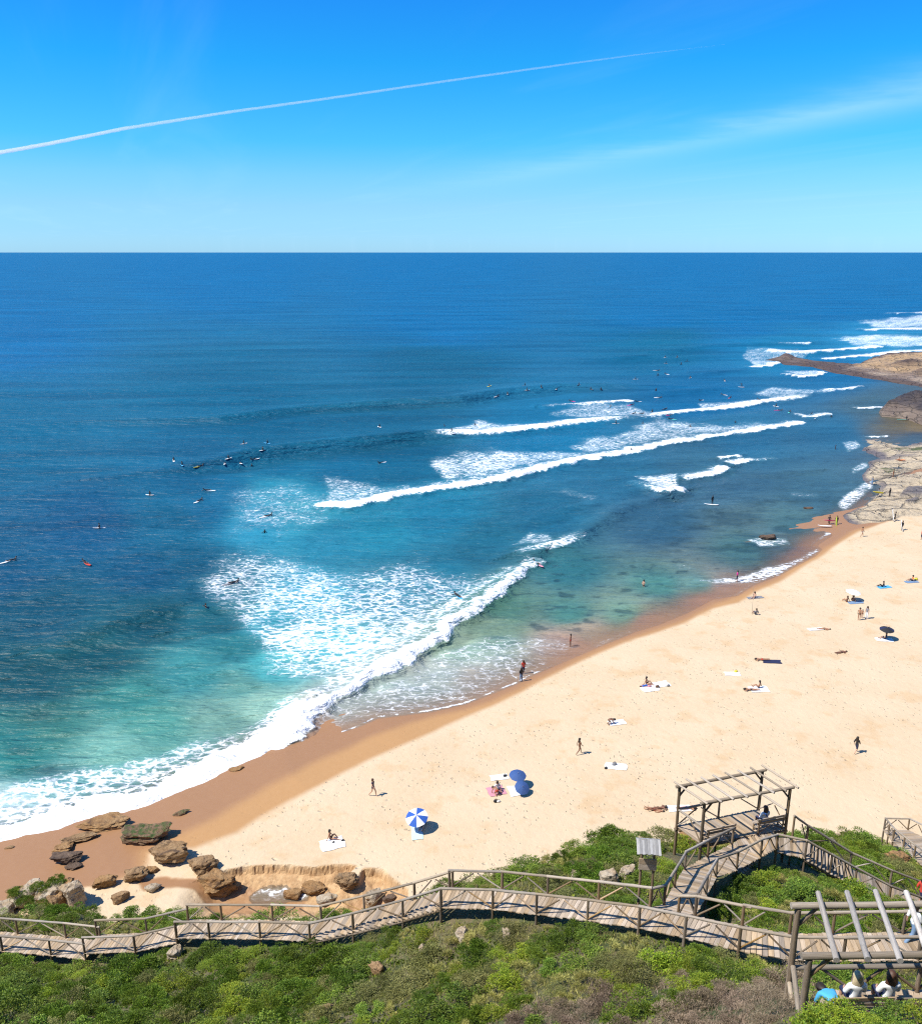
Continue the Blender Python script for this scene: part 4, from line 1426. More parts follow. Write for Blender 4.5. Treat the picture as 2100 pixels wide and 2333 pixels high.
def leaf_mesh(name, base, direc, length, width, tint, mat, rng):
    """one small bent four-cornered leaf at every base point"""
    n = len(base)
    d = unit(direc)
    side = unit(np.cross(d, rng.normal(size=(n, 3))))
    length = np.broadcast_to(length, n)[:, None]
    width = np.broadcast_to(width, n)[:, None]
    tip = base + d * length
    m = base + d * length * .45 + np.cross(d, side) * length * .08
    co = np.stack([base, m + side * width, tip, m - side * width], 1).reshape(-1, 3)
    q = np.arange(4 * n).reshape(n, 4)
    me = mesh_np(name, co, q, mat, smooth=False)
    attr_c(me, 'tint', np.repeat(tint, 4, 0))
    return me


def shrub_mesh(name, kind, seed):
    rng = np.random.default_rng(seed)
    K = {'juniper': 26, 'broad': 18, 'olive': 22, 'heather': 30, 'grass': 10, 'bright': 20}[kind]
    # lumps on a low dome
    th = rng.uniform(0, 2 * np.pi, K)
    rr = np.sqrt(rng.uniform(0, 1, K)) * .82
    hgt = .62 * np.sqrt(np.maximum(0, 1 - rr ** 2)) * rng.uniform(.55, 1.05, K)
    C = np.stack([rr * np.cos(th), rr * np.sin(th), hgt], 1)
    R = rng.uniform(.17, .34, K) * {'grass': .7, 'heather': .85}.get(kind, 1)
    n = {'juniper': 6000, 'broad': 4200, 'olive': 4600, 'heather': 4600, 'grass': 1800, 'bright': 4200}[kind]
    which = rng.integers(0, K, n)
    d = unit(rng.normal(size=(n, 3)) + np.array((0, 0, .55)))
    rad = R[which] * rng.uniform(.55, 1.08, n)
    base = C[which] + d * rad[:, None]
    base[:, 2] = np.maximum(base[:, 2], -.05)
    g = rng.uniform(0, 1, n)[:, None]
    lump = rng.uniform(.75, 1.2, K)[which][:, None]
    if kind == 'juniper':
        direc = d + np.array((0, 0, .9)) + rng.normal(size=(n, 3)) * .45
        L, Wd = rng.uniform(.05, .12, n), rng.uniform(.011, .020, n)
        tint = (np.array((0.038, 0.090, 0.010)) * (1 - g) + np.array((0.198, 0.275, 0.028)) * g) * lump
    elif kind == 'broad':
        direc = d + rng.normal(size=(n, 3)) * .7
        L, Wd = rng.uniform(.045, .085, n), rng.uniform(.018, .028, n)
        tint = (np.array((0.051, 0.109, 0.013)) * (1 - g) + np.array((0.243, 0.320, 0.038)) * g) * lump
    elif kind == 'bright':
        direc = d + np.array((0, 0, .4)) + rng.normal(size=(n, 3)) * .6
        L, Wd = rng.uniform(.045, .085, n), rng.uniform(.017, .027, n)
        tint = (np.array((0.096, 0.179, 0.013)) * (1 - g) + np.array((0.304, 0.341, 0.030)) * g) * lump
    elif kind == 'olive':
        direc = d + np.array((0, 0, .6)) + rng.normal(size=(n, 3)) * .5
        L, Wd = rng.uniform(.05, .11, n), rng.uniform(.010, .018, n)
        tint = (np.array((0.096, 0.109, 0.032)) * (1 - g) + np.array((0.307, 0.294, 0.096)) * g) * lump
    elif kind == 'heather':
        direc = d * .6 + np.array((0, 0, 1.0)) + rng.normal(size=(n, 3)) * .4
        L, Wd = rng.uniform(.08, .18, n), rng.uniform(.005, .011, n)
        tint = (np.array((.115, .085, .052)) * (1 - g) + np.array((.36, .275, .195)) * g) * lump
    else:
        direc = d * .5 + np.array((0, 0, 1.1)) + rng.normal(size=(n, 3)) * .35
        L, Wd = rng.uniform(.16, .34, n), rng.uniform(.006, .012, n)
        tint = (np.array((0.166, 0.179, 0.038)) * (1 - g) + np.array((0.538, 0.474, 0.154)) * g) * lump
    return leaf_mesh(name, base, direc, L, Wd, tint, M_TWIG if kind == 'heather' else M_LEAF, rng)


def stem_mesh(name):
    """short branching stem under a crown"""
    r = random.Random(5)
    bm = bmesh.new()
    for k in range(7):
        a = 2 * math.pi * k / 7
        top = Vector((.5 * math.cos(a), .5 * math.sin(a), .42))
        p0 = Vector((.03 * math.cos(a), .03 * math.sin(a), -.12))
        d = (top - p0).normalized()
        s1 = d.orthogonal().normalized()
        s2 = d.cross(s1)
        v0 = [bm.verts.new(p0 + (s1 * math.cos(t) + s2 * math.sin(t)) * .028) for t in (0, 2.1, 4.2)]
        v1 = [bm.verts.new(top + (s1 * math.cos(t) + s2 * math.sin(t)) * .010) for t in (0, 2.1, 4.2)]
        for i in range(3):
            bm.faces.new((v0[i], v0[(i + 1) % 3], v1[(i + 1) % 3], v1[i]))
    me = bpy.data.meshes.new(name)
    bm.to_mesh(me)
    bm.free()
    me.materials.append(plain('stem_bark', (.10, .075, .05)))
    return me


SHRUBS = {k: [shrub_mesh(k + '_foliage', k, 200 + 10 * i + j) for j in range(n)] for i, (k, n) in
          enumerate((('juniper', 4), ('broad', 3), ('olive', 3), ('heather', 3), ('grass', 2), ('bright', 2)))}
STEM = stem_mesh('stem')

HEATHER_ZONE = np.array([(1050, 2420), (1130, 2328), (1290, 2290), (1480, 2258), (1700, 2236), (1840, 2226), (1880, 2268), (1830, 2300), (1800, 2420)], float)
HEATHER_GAP = np.array([(1330, 2345), (1420, 2300), (1540, 2268), (1660, 2238), (1740, 2236), (1640, 2272), (1540, 2310), (1450, 2350)], float)
BRIGHT_ZONE = np.array([(1840, 2290), (1900, 2262), (2030, 2270), (2130, 2300), (2130, 2420), (1820, 2420)], float)
GRASS_ZONE = np.array([(860, 2270), (1000, 2120), (1150, 2085), (1420, 2140), (1560, 2190), (1500, 2235), (1250, 2262), (1000, 2310)], float)
GREENS_ZONE = np.array([(-200, 2150), (300, 2150), (620, 2120), (800, 2180), (700, 2300), (620, 2420), (-200, 2420)], float)


def hsheet(x, y, z):
    return sheet(np.asarray(x, float), np.asarray(y, float), np.asarray(z, float))


def plant_cover():
    """low growth between the shrubs: more stems than anyone could count"""
    rng = np.random.default_rng(77)
    n0 = 160000
    y = 14 + rng.uniform(0, 1, n0) ** .85 * 49
    x = rng.uniform(-.78, .78, n0) * (y + 4)
    z = hill_z(x, y)
    U, V = hsheet(x, y, z)
    bz = beach_z(x, y)
    dd, zd = deck_dist(x, y)
    ok = (U > -250) & (U < 2480) & (V < 2450) & (z > bz + .25) & (dd > .02)
    sandy = sstep(2.2, .6, z - bz + 2 * (fbm(x * .4, y * .4, 135) - .5))
    ok &= rng.uniform(0, 1, n0) > sandy * .93
    x, y, z, U, V = x[ok], y[ok], z[ok], U[ok], V[ok]
    n = len(x)
    nz = fbm(x * .5, y * .5, 150, 4)
    hz = (poly_sdf(U, V, HEATHER_ZONE) + 40 * (fbm(x * .8, y * .8, 151) - .5) > 0) & ~(poly_sdf(U, V, HEATHER_GAP) + 20 * (fbm(x, y, 152) - .5) > 0)
    gz = (poly_sdf(U, V, GRASS_ZONE) + 90 * (fbm(x * .7, y * .7, 153) - .5) > 0) & (nz > .46)
    gz |= (nz > .66)
    base = np.stack([x, y, z - .03], 1)
    for nm, msk, lab, k in (('ground_cover', ~hz & ~gz, 'low green creeping scrub between the shrubs', 'g'), ('dry_heather_cover', hz, 'grey brown dry heather carpeting the near slope at lower right', 'h'),
                            ('grass_cover', gz & ~hz, 'yellowish grass tufts between the shrubs on the slope', 'y')):
        m = np.where(msk)[0]
        rep = 3
        b = np.repeat(base[m], rep, 0) + rng.normal(size=(len(m) * rep, 3)) * np.array((.07, .07, .02))
        q = len(b)
        g = rng.uniform(0, 1, q)[:, None]
        tone = np.repeat(.7 + .7 * fbm(x[m] * 1.3, y[m] * 1.3, 155, 3), rep)[:, None]
        if k == 'g':
            L, Wd = rng.uniform(.08, .20, q), rng.uniform(.022, .042, q)
            t = (np.array((0.051, 0.102, 0.013)) * (1 - g) + np.array((0.256, 0.301, 0.038)) * g) * tone
            d = rng.normal(size=(q, 3)) * .6 + np.array((0, -.15, 1))
        elif k == 'h':
            L, Wd = rng.uniform(.10, .24, q), rng.uniform(.008, .016, q)
            t = (np.array((.115, .085, .052)) * (1 - g) + np.array((.34, .26, .185)) * g) * tone
            d = rng.normal(size=(q, 3)) * .4 + np.array((0, -.1, 1))
        else:
            L, Wd = rng.uniform(.16, .36, q), rng.uniform(.008, .015, q)
            t = (np.array((0.179, 0.192, 0.038)) * (1 - g) + np.array((0.538, 0.474, 0.154)) * g) * tone
            d = rng.normal(size=(q, 3)) * .4 + np.array((0, -.1, 1))
        o = link(nm, leaf_mesh(nm, b, d, L, Wd, t, M_TWIG if k == 'h' else M_LEAF, rng))
        tag(o, lab, None, None, 'stuff')


plant_cover()

SHRUB_LABEL = {
    'juniper': ('juniper_shrub', 'dense dark green feathery shrub'),
    'broad': ('broadleaf_shrub', 'mid green broad leaved shrub'),
    'olive': ('olive_shrub', 'dull olive grey shrub'),
    'heather': ('heather_bush', 'grey brown dry heather bush'),
    'grass': ('grass_tussock', 'yellowish grass tussock'),
    'bright': ('bright_shrub', 'bright yellow green leafy shrub'),
}


def plant_shrubs():
    rng = random.Random(99)
    N = 15000
    g = np.random.default_rng(98)
    Y = 14.5 + g.uniform(0, 1, N) ** .9 * 46
    X = g.uniform(-.74, .74, N) * (Y + 4)
    Z = hill_z(X, Y)
    U, V = hsheet(X, Y, Z)
    ok = (U > -70) & (U < 2170) & (V < 2410)
    X, Y, Z, U, V = X[ok], Y[ok], Z[ok], U[ok], V[ok]
    BZ = beach_z(X, Y)
    DD, _ = deck_dist(X, Y)
    zh, zg = poly_sdf(U, V, HEATHER_ZONE), poly_sdf(U, V, HEATHER_GAP)
    zb, zn, zr = poly_sdf(U, V, BRIGHT_ZONE), poly_sdf(U, V, GREENS_ZONE), poly_sdf(U, V, GRASS_ZONE)
    MAINY = np.interp(U, *zip(*sorted([(float(sheet(p.x, p.y, p.z)[0]), float(sheet(p.x, p.y, p.z)[1])) for L in (MAIN_A, MAIN_B, MAIN_C, STAIR, MAIN_D, MAIN_E) for p in L])))
    px, py, pr = np.zeros(900), np.zeros(900), np.zeros(900)
    n = 0
    count = {}
    for i in range(len(X)):
        if n >= 820:
            break
        x, y, z, u, v = X[i], Y[i], Z[i], U[i], V[i]
        if z < BZ[i] + .5 + 1.5 * rng.random():
            continue
        q = rng.random()
        if zb[i] > 0:
            kind = 'bright' if q < .75 else 'broad'
        elif zh[i] > rng.uniform(-12, 12) and not zg[i] > rng.uniform(-6, 8):
            kind = 'heather' if q < .9 else 'broad'
        elif zn[i] > 0:
            kind = 'juniper' if q < .58 else 'broad' if q < .78 else 'bright' if q < .90 else 'olive'
        elif zr[i] > 0:
            kind = 'juniper' if q < .36 else 'grass' if q < .58 else 'olive' if q < .72 else 'bright' if q < .86 else 'broad'
        else:
            kind = 'juniper' if q < .44 else 'broad' if q < .64 else 'olive' if q < .76 else 'bright' if q < .90 else 'grass'
        if count.get(kind, 0) >= 240:
            continue
        r = rng.uniform(.55, 1.2) * (1.3 if kind in ('juniper', 'broad') and rng.random() < .4 else 1.0)
        if kind in ('grass', 'heather'):
            r *= .75
        d = DD[i]
        if d < .12 + r * .55:
            r = (d - .12) / .6
            if r < .32:
                continue
        if n and ((px[:n] - x) ** 2 + (py[:n] - y) ** 2 < (.50 * (r + pr[:n])) ** 2).any():
            continue
        hs = rng.uniform(.42, .82)
        if d < 2.2:
            hs *= .75
        if 18.2 < y < 21.5 and x > 8.2:
            hs *= .55
        px[n], py[n], pr[n] = x, y, r
        n += 1
        count[kind] = count.get(kind, 0) + 1
        nm, lab = SHRUB_LABEL[kind]
        if v < MAINY[i] - 10:
            if u < 700:
                where = 'beyond the left boardwalk above the boulders'
            elif u < 1520:
                where = 'on the crest beyond the long boardwalk'
            elif y < 38:
                where = 'in the hollow between boardwalk and viewing platform'
            else:
                where = 'on the bank beyond the descending stairs'
        else:
            where = ('at bottom left below the boardwalk' if u < 500 else 'below the stair flight' if u < 900 else 'below the long boardwalk at bottom centre' if u < 1400 else
                     'left of the near pergola' if u < 1800 else 'round the foot of the near pergola')
        e = empty(nm, (x, y, z - .06), rng.uniform(0, 6.28), lab + ' ' + where, 'shrub' if kind != 'grass' else 'grass tussock', nm.replace('_', ' ') + ' plants ' + where)
        c = link('crown', rng.choice(SHRUBS[kind]), e)
        c.scale = (r, r * rng.uniform(.8, 1.1), r * hs)
        s = link('stem', STEM, e)
        s.scale = (r, r, r * hs)
    print('SHRUBS', n, count)


plant_shrubs()
# ================================================================== rocks
from mathutils import noise as mnoise


def mat_rock(name, a, b, c, moss=0.0, scale=1.0):
    t = NT(name)
    P = t.pos()
    n1 = t.noise(P, .9 * scale, 6, .62, .4)
    n2 = t.noise(t.n('ShaderNodeMapping', i0=P, Scale=(.6, .6, 3.2)).outputs[0], 1.4 * scale, 6, .65, .6)
    col = t.mixc(t.ramp(n1, .34, .66), a, b)
    col = t.mixc(t.ramp(n2, .50, .68), col, c)
    if moss:
        nz = t.n('ShaderNodeSeparateXYZ', i0=t.n('ShaderNodeNewGeometry').outputs['Normal']).outputs[2]
        mf = t.math('MULTIPLY', t.ramp(nz, .45, .9), t.ramp(t.noise(P, 2.2, 5, .6), .5 - .2 * moss, .62))
        col = t.mixc(mf, col, (.055, .085, .02))
    h = t.math('ADD', t.math('MULTIPLY', n2, .8), t.math('MULTIPLY', t.noise(P, 5 * scale, 5, .65), .35))
    return t.done(Base__Color=col, Roughness=.85, Normal=t.bump(h, .35 / scale, .9), Specular__IOR__Level=.3)


M_OCHRE = mat_rock('ochre_rock', (.27, .145, .055), (.36, .22, .10), (.085, .05, .03))
M_BROWN = mat_rock('brown_rock', (.23, .135, .062), (.36, .235, .12), (.075, .047, .03))
M_MOSSY = mat_rock('mossy_brown_rock', (.15, .09, .05), (.26, .165, .095), (.06, .042, .03), moss=.55)
M_DARK = mat_rock('dark_wet_rock', (.095, .062, .042), (.17, .115, .075), (.04, .03, .025))
M_PALE = mat_rock('pale_limestone', (.46, .39, .29), (.34, .235, .13), (.15, .115, .085))


def boulder(base, w, d, h, rz, mat, seed, label, sink=.28, cat='rock', grp=None, cuts=15, parent=None, name='boulder', flat=1.0):
    r = random.Random(seed)
    bm = bmesh.new()
    bmesh.ops.create_icosphere(bm, subdivisions=4 if w > 1.6 else 3, radius=1.0)
    pl = []
    for _ in range(cuts):
        n = Vector((r.gauss(0, 1), r.gauss(0, 1), r.gauss(0, .8) + .1)).normalized()
        pl.append((n, r.uniform(.62, .98)))
    pl.append((Vector((r.uniform(-.2, .2), r.uniform(-.2, .2), 1)).normalized(), r.uniform(.42, .62) * flat))
    off = Vector((seed * 3.1, seed * 1.7, seed * .9))
    for v in bm.verts:
        n = v.co.normalized()
        rad = min([q / max(n.dot(m), 1e-3) for m, q in pl if n.dot(m) > .05] + [1.25])
        p = n * rad
        st = mnoise.noise(Vector((p.x * .9 + p.z, p.y * .9, p.z * 6.5)) + off)
        rg = 1 - abs(mnoise.noise(p * 2.6 + off)) * 2
        p *= 1 + .15 * st + .16 * mnoise.fractal(p * 2.3 + off, .8, 2.1, 5) - .14 * max(0, rg - .45)
        v.co = p
    zs = [v.co.z for v in bm.verts]
    xs = [v.co.x for v in bm.verts]
    ys = [v.co.y for v in bm.verts]
    for v in bm.verts:
        v.co.x = (v.co.x - (min(xs) + max(xs)) / 2) / (max(xs) - min(xs)) * w
        v.co.y = (v.co.y - (min(ys) + max(ys)) / 2) / (max(ys) - min(ys)) * d
        z = (v.co.z - min(zs)) / (max(zs) - min(zs))
        v.co.z = z * h * (1 + sink) - h * sink
    for f in bm.faces:
        f.smooth = False
    me = bpy.data.meshes.new(name)
    bm.to_mesh(me)
    bm.free()
    me.materials.append(mat)
    o = link(name, me, parent)
    o.location = base
    o.rotation_euler = (0, 0, rz)
    if parent is None:
        tag(o, label, cat, grp)
    return o


GB = 'boulders on the wet sand at lower left'
for i, (u, v, wp, h, mat, rz, df, lab) in enumerate((
        (228, 1891, 116, .8, M_OCHRE, .25, .55, 'broad flat orange boulder nearest the foam at lower left'),
        (178, 1921, 80, .7, M_BROWN, .35, .35, 'long thin brown slab with a strip of water along its foot'),
        (137, 1945, 46, .6, M_OCHRE, .3, .7, 'small ochre rock just below the long thin slab'),
        (148, 1972, 70, 1.0, M_DARK, .2, .55, 'dark loaf shaped boulder in the stream left of the others'),
        (166, 1982, 38, .35, M_DARK, .3, .6, 'small low dark rock beside the loaf shaped boulder'),
        (326, 1924, 112, 1.4, M_MOSSY, .12, .55, 'wide flat topped boulder with green growth on top'),
        (380, 1972, 88, 1.9, M_BROWN, .2, .75, 'largest humped brown boulder right of the flat topped one'),
        (462, 1990, 64, 1.3, M_BROWN, .5, .7, 'blocky boulder at the left end of the sand cliff'),
        (307, 2012, 52, 1.2, M_BROWN, .5, .7, 'dark streaked rock with white water round it'),
        (345, 1990, 32, .5, M_OCHRE, .2, .7, 'small wet orange rock in the stream beneath the largest boulder'),
        (237, 2024, 54, 1.1, M_OCHRE, .4, .6, 'orange split boulder on the edge of the pale sand spit'),
        (347, 2034, 36, .7, M_PALE, .2, .7, 'pale small rock in the middle of the sand spit'),
        (491, 2044, 98, 2.0, M_OCHRE, -.1, .7, 'big square ochre boulder standing right of the sand spit'),
        (273, 2058, 40, .9, M_BROWN, .5, .6, 'small tilted slab rock on the pale spit above the shrubs'),
        (27, 2030, 32, .3, M_BROWN, .6, .4, 'low brown sliver of rock at the left edge'),
        (412, 1858, 38, .4, M_MOSSY, .4, .45, 'little moss covered rock alone on the smooth wet sand'),
        (537, 1757, 34, .3, M_OCHRE, .2, .5, 'small orange rock awash at the edge of the foam'),
        (20, 1934, 20, .18, M_BROWN, .2, .5, 'tiny brown rock by the foam at the left edge'),
        (135, 1767, 46, .7, M_BROWN, .1, .5, 'brown rock breaking the foamy water at lower left'),
        (85, 1773, 50, .35, M_DARK, .1, .6, 'dark rock just awash left of the brown one'),
        (712, 2040, 62, .8, M_OCHRE, .3, .7, 'orange block lying below the sand cliff'),
        (788, 2030, 58, 1.6, M_BROWN, .2, .7, 'pitted dark rock under the notch in the sand cliff'),
        (668, 2052, 44, .9, M_OCHRE, .2, .7, 'ochre rock at the foot of the sand cliff by the white water'),
        (745, 2062, 50, .9, M_PALE, .4, .6, 'pale rock amid shrubs below the sand cliff'),
        (850, 2062, 44, 1.5, M_PALE, .8, .4, 'pale leaning slab behind the stair handrail'),
        (886, 2058, 30, .7, M_DARK, .3, .6, 'dark small rock beside the leaning slab'),
        (1752, 1236, 44, 1.1, M_DARK, .05, .45, 'round black rock ringed by foam in the shallows'),
        (1706, 1248, 34, .25, M_DARK, .05, .5, 'black rock barely showing left of the foam ringed one'),
        (1841, 1166, 24, .5, M_DARK, .05, .5, 'small black rock in the water off the rock shelf'))):
    h *= .72
    g = hit(u, v)
    if u > 1600:
        g.z = -.1
    ppm = FPX / (g.y * CP + (CAMZ - g.z) * SP)
    w = wp / ppm
    boulder((g.x, g.y + w * df * .3, g.z), w * 1.06, max(w * df, h * .8), h, rz, mat, 11 + i, lab, grp=GB if i < 20 else None)

# cliff-edge crag with shrubs, lower left
g = hit(120, 2072)
cr = empty('crag', g, 0, 'pale crag with green shrubs growing on it behind the left boardwalk', 'crag')
for k, (dx, dy, w, d, h, mt) in enumerate(((1.5, .2, 1.9, 1.6, 2.1, M_PALE), (-.1, .5, 2.6, 1.9, 1.9, M_PALE), (-2.0, .8, 2.4, 1.4, 1.5, M_PALE), (.7, .6, 2.2, 1.5, 2.1, M_OCHRE), (-3.3, -.5, 2.8, 1.6, .9, M_PALE), (.5, -.3, 1.6, 1.2, 1.6, M_BROWN))):
    boulder((dx, dy, -.1), w, d, h, .4 * k, mt, 60 + k, None, parent=cr, name='rock_block')
for k, (dx, dy, z) in enumerate(((-.9, .3, 1.4), (.2, .8, 1.6), (-2.6, .2, 1.0), (0.0, -.6, .9), (-1.6, -.4, .8))):
    c = link('crown', SHRUBS['juniper'][k % 4], cr)
    c.location = (dx, dy, z)
    c.scale = (.75, .7, .55)

for i, (u, v, d, w, h, mat, lab) in enumerate((
        (1388, 2022, 35.0, 1.0, .55, M_PALE, 'larger pale limestone outcrop left of the notice board'),
        (1428, 2008, 35.6, .9, .45, M_PALE, 'white limestone lump touching the left of the notice board'),
        (1312, 2000, 36.0, .8, .4, M_PALE, 'small pale rock in the shrubs beyond the long boardwalk'),
        (962, 2212, 31.0, .42, .28, M_PALE, 'white stone in the grass on the near slope'),
        (398, 2146, 36.6, 1.0, .45, M_PALE, 'pale rock beside the step in the left boardwalk'),
        (1050, 2088, 31.2, .8, .35, M_PALE, 'sandy rock beside the top of the stair flight'),
        (1155, 2096, 30.4, .5, .3, M_PALE, 'small whitish rock at the edge of the long boardwalk'),
        (1840, 2330, 17.2, .5, .3, M_BROWN, 'brown stone among the heather near the bottom edge'),
        (860, 2250, 30.5, .7, .35, M_BROWN, 'brown rock showing through the grass at bottom centre'),
        (1960, 1985, 41.5, .9, .5, M_PALE, 'pale rock beyond the descending stairs'),
        (1590, 1875, 42.5, 2.6, .9, M_OCHRE, 'ochre rock ledge behind the viewing platform'),
        (2050, 1945, 48.5, 1.6, .8, M_OCHRE, 'orange rock under the lower boardwalk'),
        (1880, 1905, 50.5, 1.8, .5, M_PALE, 'pale sandy rock left of the lower boardwalk'),
        (740, 2320, 27.5, .8, .4, M_BROWN, 'brown rock at the bottom edge left of centre'))):
    p = ony(u, v, d)
    boulder((p[0], p[1], hillz(p[0], p[1]) - .05), w, w * .7, h + .15, .3 * i, mat, 90 + i, lab)


# ------------------------------------------------------------------ rock shelf, point and spit on the right
def patch(name, label, u0, u1, v0, v1, step_u, step_v, zfn, mat, kind='structure', cat=None):
    uu, vv = np.meshgrid(np.arange(u0, u1 + .1, step_u), np.arange(v0, v1 + .1, step_v))
    pts = np.array([onz(a, b, 0.0)[:2] for a, b in zip(uu.ravel(), vv.ravel())])
    x, y = pts[:, 0], pts[:, 1]
    z, attrs = zfn(uu.ravel(), vv.ravel(), x, y)
    nr, nc = uu.shape
    idx = np.arange(nr * nc).reshape(nr, nc)
    q = np.stack([idx[:-1, :-1].ravel(), idx[1:, :-1].ravel(), idx[1:, 1:].ravel(), idx[:-1, 1:].ravel()], 1)
    q = q[(z[q] > -1.5).any(1)]
    me = mesh_np(name, np.stack([x, y, z], 1), q, mat)
    for k, a in attrs.items():
        attr_f(me, k, a)
    o = link(name, me)
    tag(o, label, cat, None, kind)
    return o


def mat_shelf(name, a, b, dark, green=True):
    t = NT(name)
    P = t.pos()
    n1 = t.noise(P, .12, 5, .6, .3)
    n2 = t.noise(P, .8, 6, .65)
    c = t.mixc(t.ramp(n1, .35, .65), a, b)
    c = t.mixc(t.ramp(n2, .48, .7, 0, .55), c, (.17, .13, .09))
    wp = t.n('ShaderNodeVectorMath', _operation='MULTIPLY_ADD', i0=t.n('ShaderNodeTexNoise', Vector=P, Scale=.3, Detail=3.0).outputs['Color'], i1=(5, 5, 0), i2=P).outputs[0]
    ve = t.n('ShaderNodeTexVoronoi', _feature='DISTANCE_TO_EDGE', Vector=t.n('ShaderNodeMapping', i0=wp, Scale=(.10, .22, 1)).outputs[0], Scale=1.0).outputs['Distance']
    crack = t.ramp(ve, .01, .05, 1, 0)
    c = t.mixc(t.math('MULTIPLY', t.attr('sandy'), .85), c, (.50, .32, .15))
    c = t.mixc(t.math('MULTIPLY', crack, .5), c, (.12, .09, .06))
    c = t.mixc(t.attr('wet'), c, t.mixc(n2, dark, tuple(v * 1.8 for v in dark)))
    if green:
        c = t.mixc(t.attr('green'), c, t.mixc(n2, (.05, .075, .015), (.16, .17, .06)))
    h = t.math('SUBTRACT', t.noise(P, .7, 7, .7, .3), t.math('MULTIPLY', crack, .6))
    return t.done(Base__Color=c, Roughness=.7, Normal=t.bump(h, 1.0, .95))


def shelf_z(u, v, x, y):
    S = [(1944, 1160), (1985, 1112), (1966, 1092), (1962, 1084), (1980, 1062), (1978, 1050), (2012, 1042), (1990, 1034), (1958, 1028), (1968, 1016), (1952, 1003), (1990, 998),
         (2025, 1000), (2060, 1010), (2110, 1007), (2330, 1000), (2330, 1212), (2200, 1206), (2100, 1203), (2060, 1204), (2030, 1209), (1990, 1208), (1962, 1204), (1935, 1192), (1920, 1174)]
    j = 9 * (fbm(x * .12, y * .12, 170, 4) - .5)
    s = poly_sdf(u, v, S) + j
    steps = fbm(x * .05, y * .09, 171, 4)
    st = np.floor(steps * 9) / 9 + sstep(.75, 1.0, (steps * 9) % 1) / 9
    z = -1.6 + sstep(-9, 4, s) * 1.75 + sstep(0, 40, s) * (.55 + 2.0 * (st - .45)) + .7 * (fbm(x * .25, y * .45, 172, 5, .6) - .5)
    # the sand lies over its near edge
    z = np.where(v > 1196, z - sstep(1196, 1214, v) * 2.6, z)
    # joint cutting across
    ln, par = line_sd(u, v, np.array([(1983, 1099), (2030, 1090), (2060, 1080), (2110, 1068), (2330, 1030)], float))
    z -= 1.1 * np.exp(-((ln) / 2.2) ** 2)
    # tilted dark slabs
    slab_ = sstep(-3, 3, poly_sdf(u, v, [(2046, 1146), (2065, 1130), (2090, 1124), (2330, 1116), (2330, 1150), (2100, 1145)]) + 3 * (fbm(x * .2, y * .2, 175) - .5))
    z += slab_ * 1.0
    slab2 = sstep(-2, 2, poly_sdf(u, v, [(2090, 1108), (2110, 1100), (2330, 1095), (2330, 1112), (2100, 1117)]))
    z += slab2 * 1.2
    slab3 = sstep(-2, 2, poly_sdf(u, v, [(2058, 1158), (2080, 1152), (2092, 1152), (2080, 1160), (2064, 1163)]))
    z += slab3 * .7
    wet = np.maximum(sstep(14, 2, s), np.maximum(slab_, slab3) * .85)
    pool = sstep(-3, 3, poly_sdf(u, v, [(1944, 1140), (1970, 1122), (1988, 1108), (2010, 1104), (2018, 1112), (2000, 1130), (1990, 1142), (1970, 1160), (1950, 1160)]) + j)
    z -= pool * .3
    wet = np.maximum(wet, pool * .8)
    wet = np.maximum(wet, sstep(-2, 2, poly_sdf(u, v, [(1985, 1046), (2040, 1040), (2090, 1040), (2030, 1052), (1990, 1056)])) * .7)
    wet = np.maximum(wet, np.exp(-((ln) / 2.4) ** 2))
    g = np.maximum(sstep(-3, 3, poly_sdf(u, v, [(2008, 1030), (2060, 1022), (2330, 1020), (2330, 1031), (2100, 1030), (2030, 1034)]) + j * .5),
                   sstep(-3, 3, poly_sdf(u, v, [(1985, 1080), (2010, 1070), (2040, 1073), (2020, 1081)]) + j * .6))
    g *= sstep(.42, .58, fbm(x * .4, y * .4, 178, 3))
    sd = sstep(.56, .66, fbm(x * .09, y * .12, 179, 4)) * sstep(1105, 1130, v)
    sd = np.maximum(sd, sstep(1190, 1203, v))
    return z, {'wet': np.clip(wet, 0, 1), 'green': g, 'sandy': np.clip(sd, 0, 1)}


patch('rock_shelf', 'pale weathered rock shelf with cracks and pools at the right end of the beach', 1900, 2330, 990, 1222, 1.5, 1.2, shelf_z,
      mat_shelf('shelf_limestone', (.58, .46, .30), (.50, .40, .26), (.10, .085, .085)))


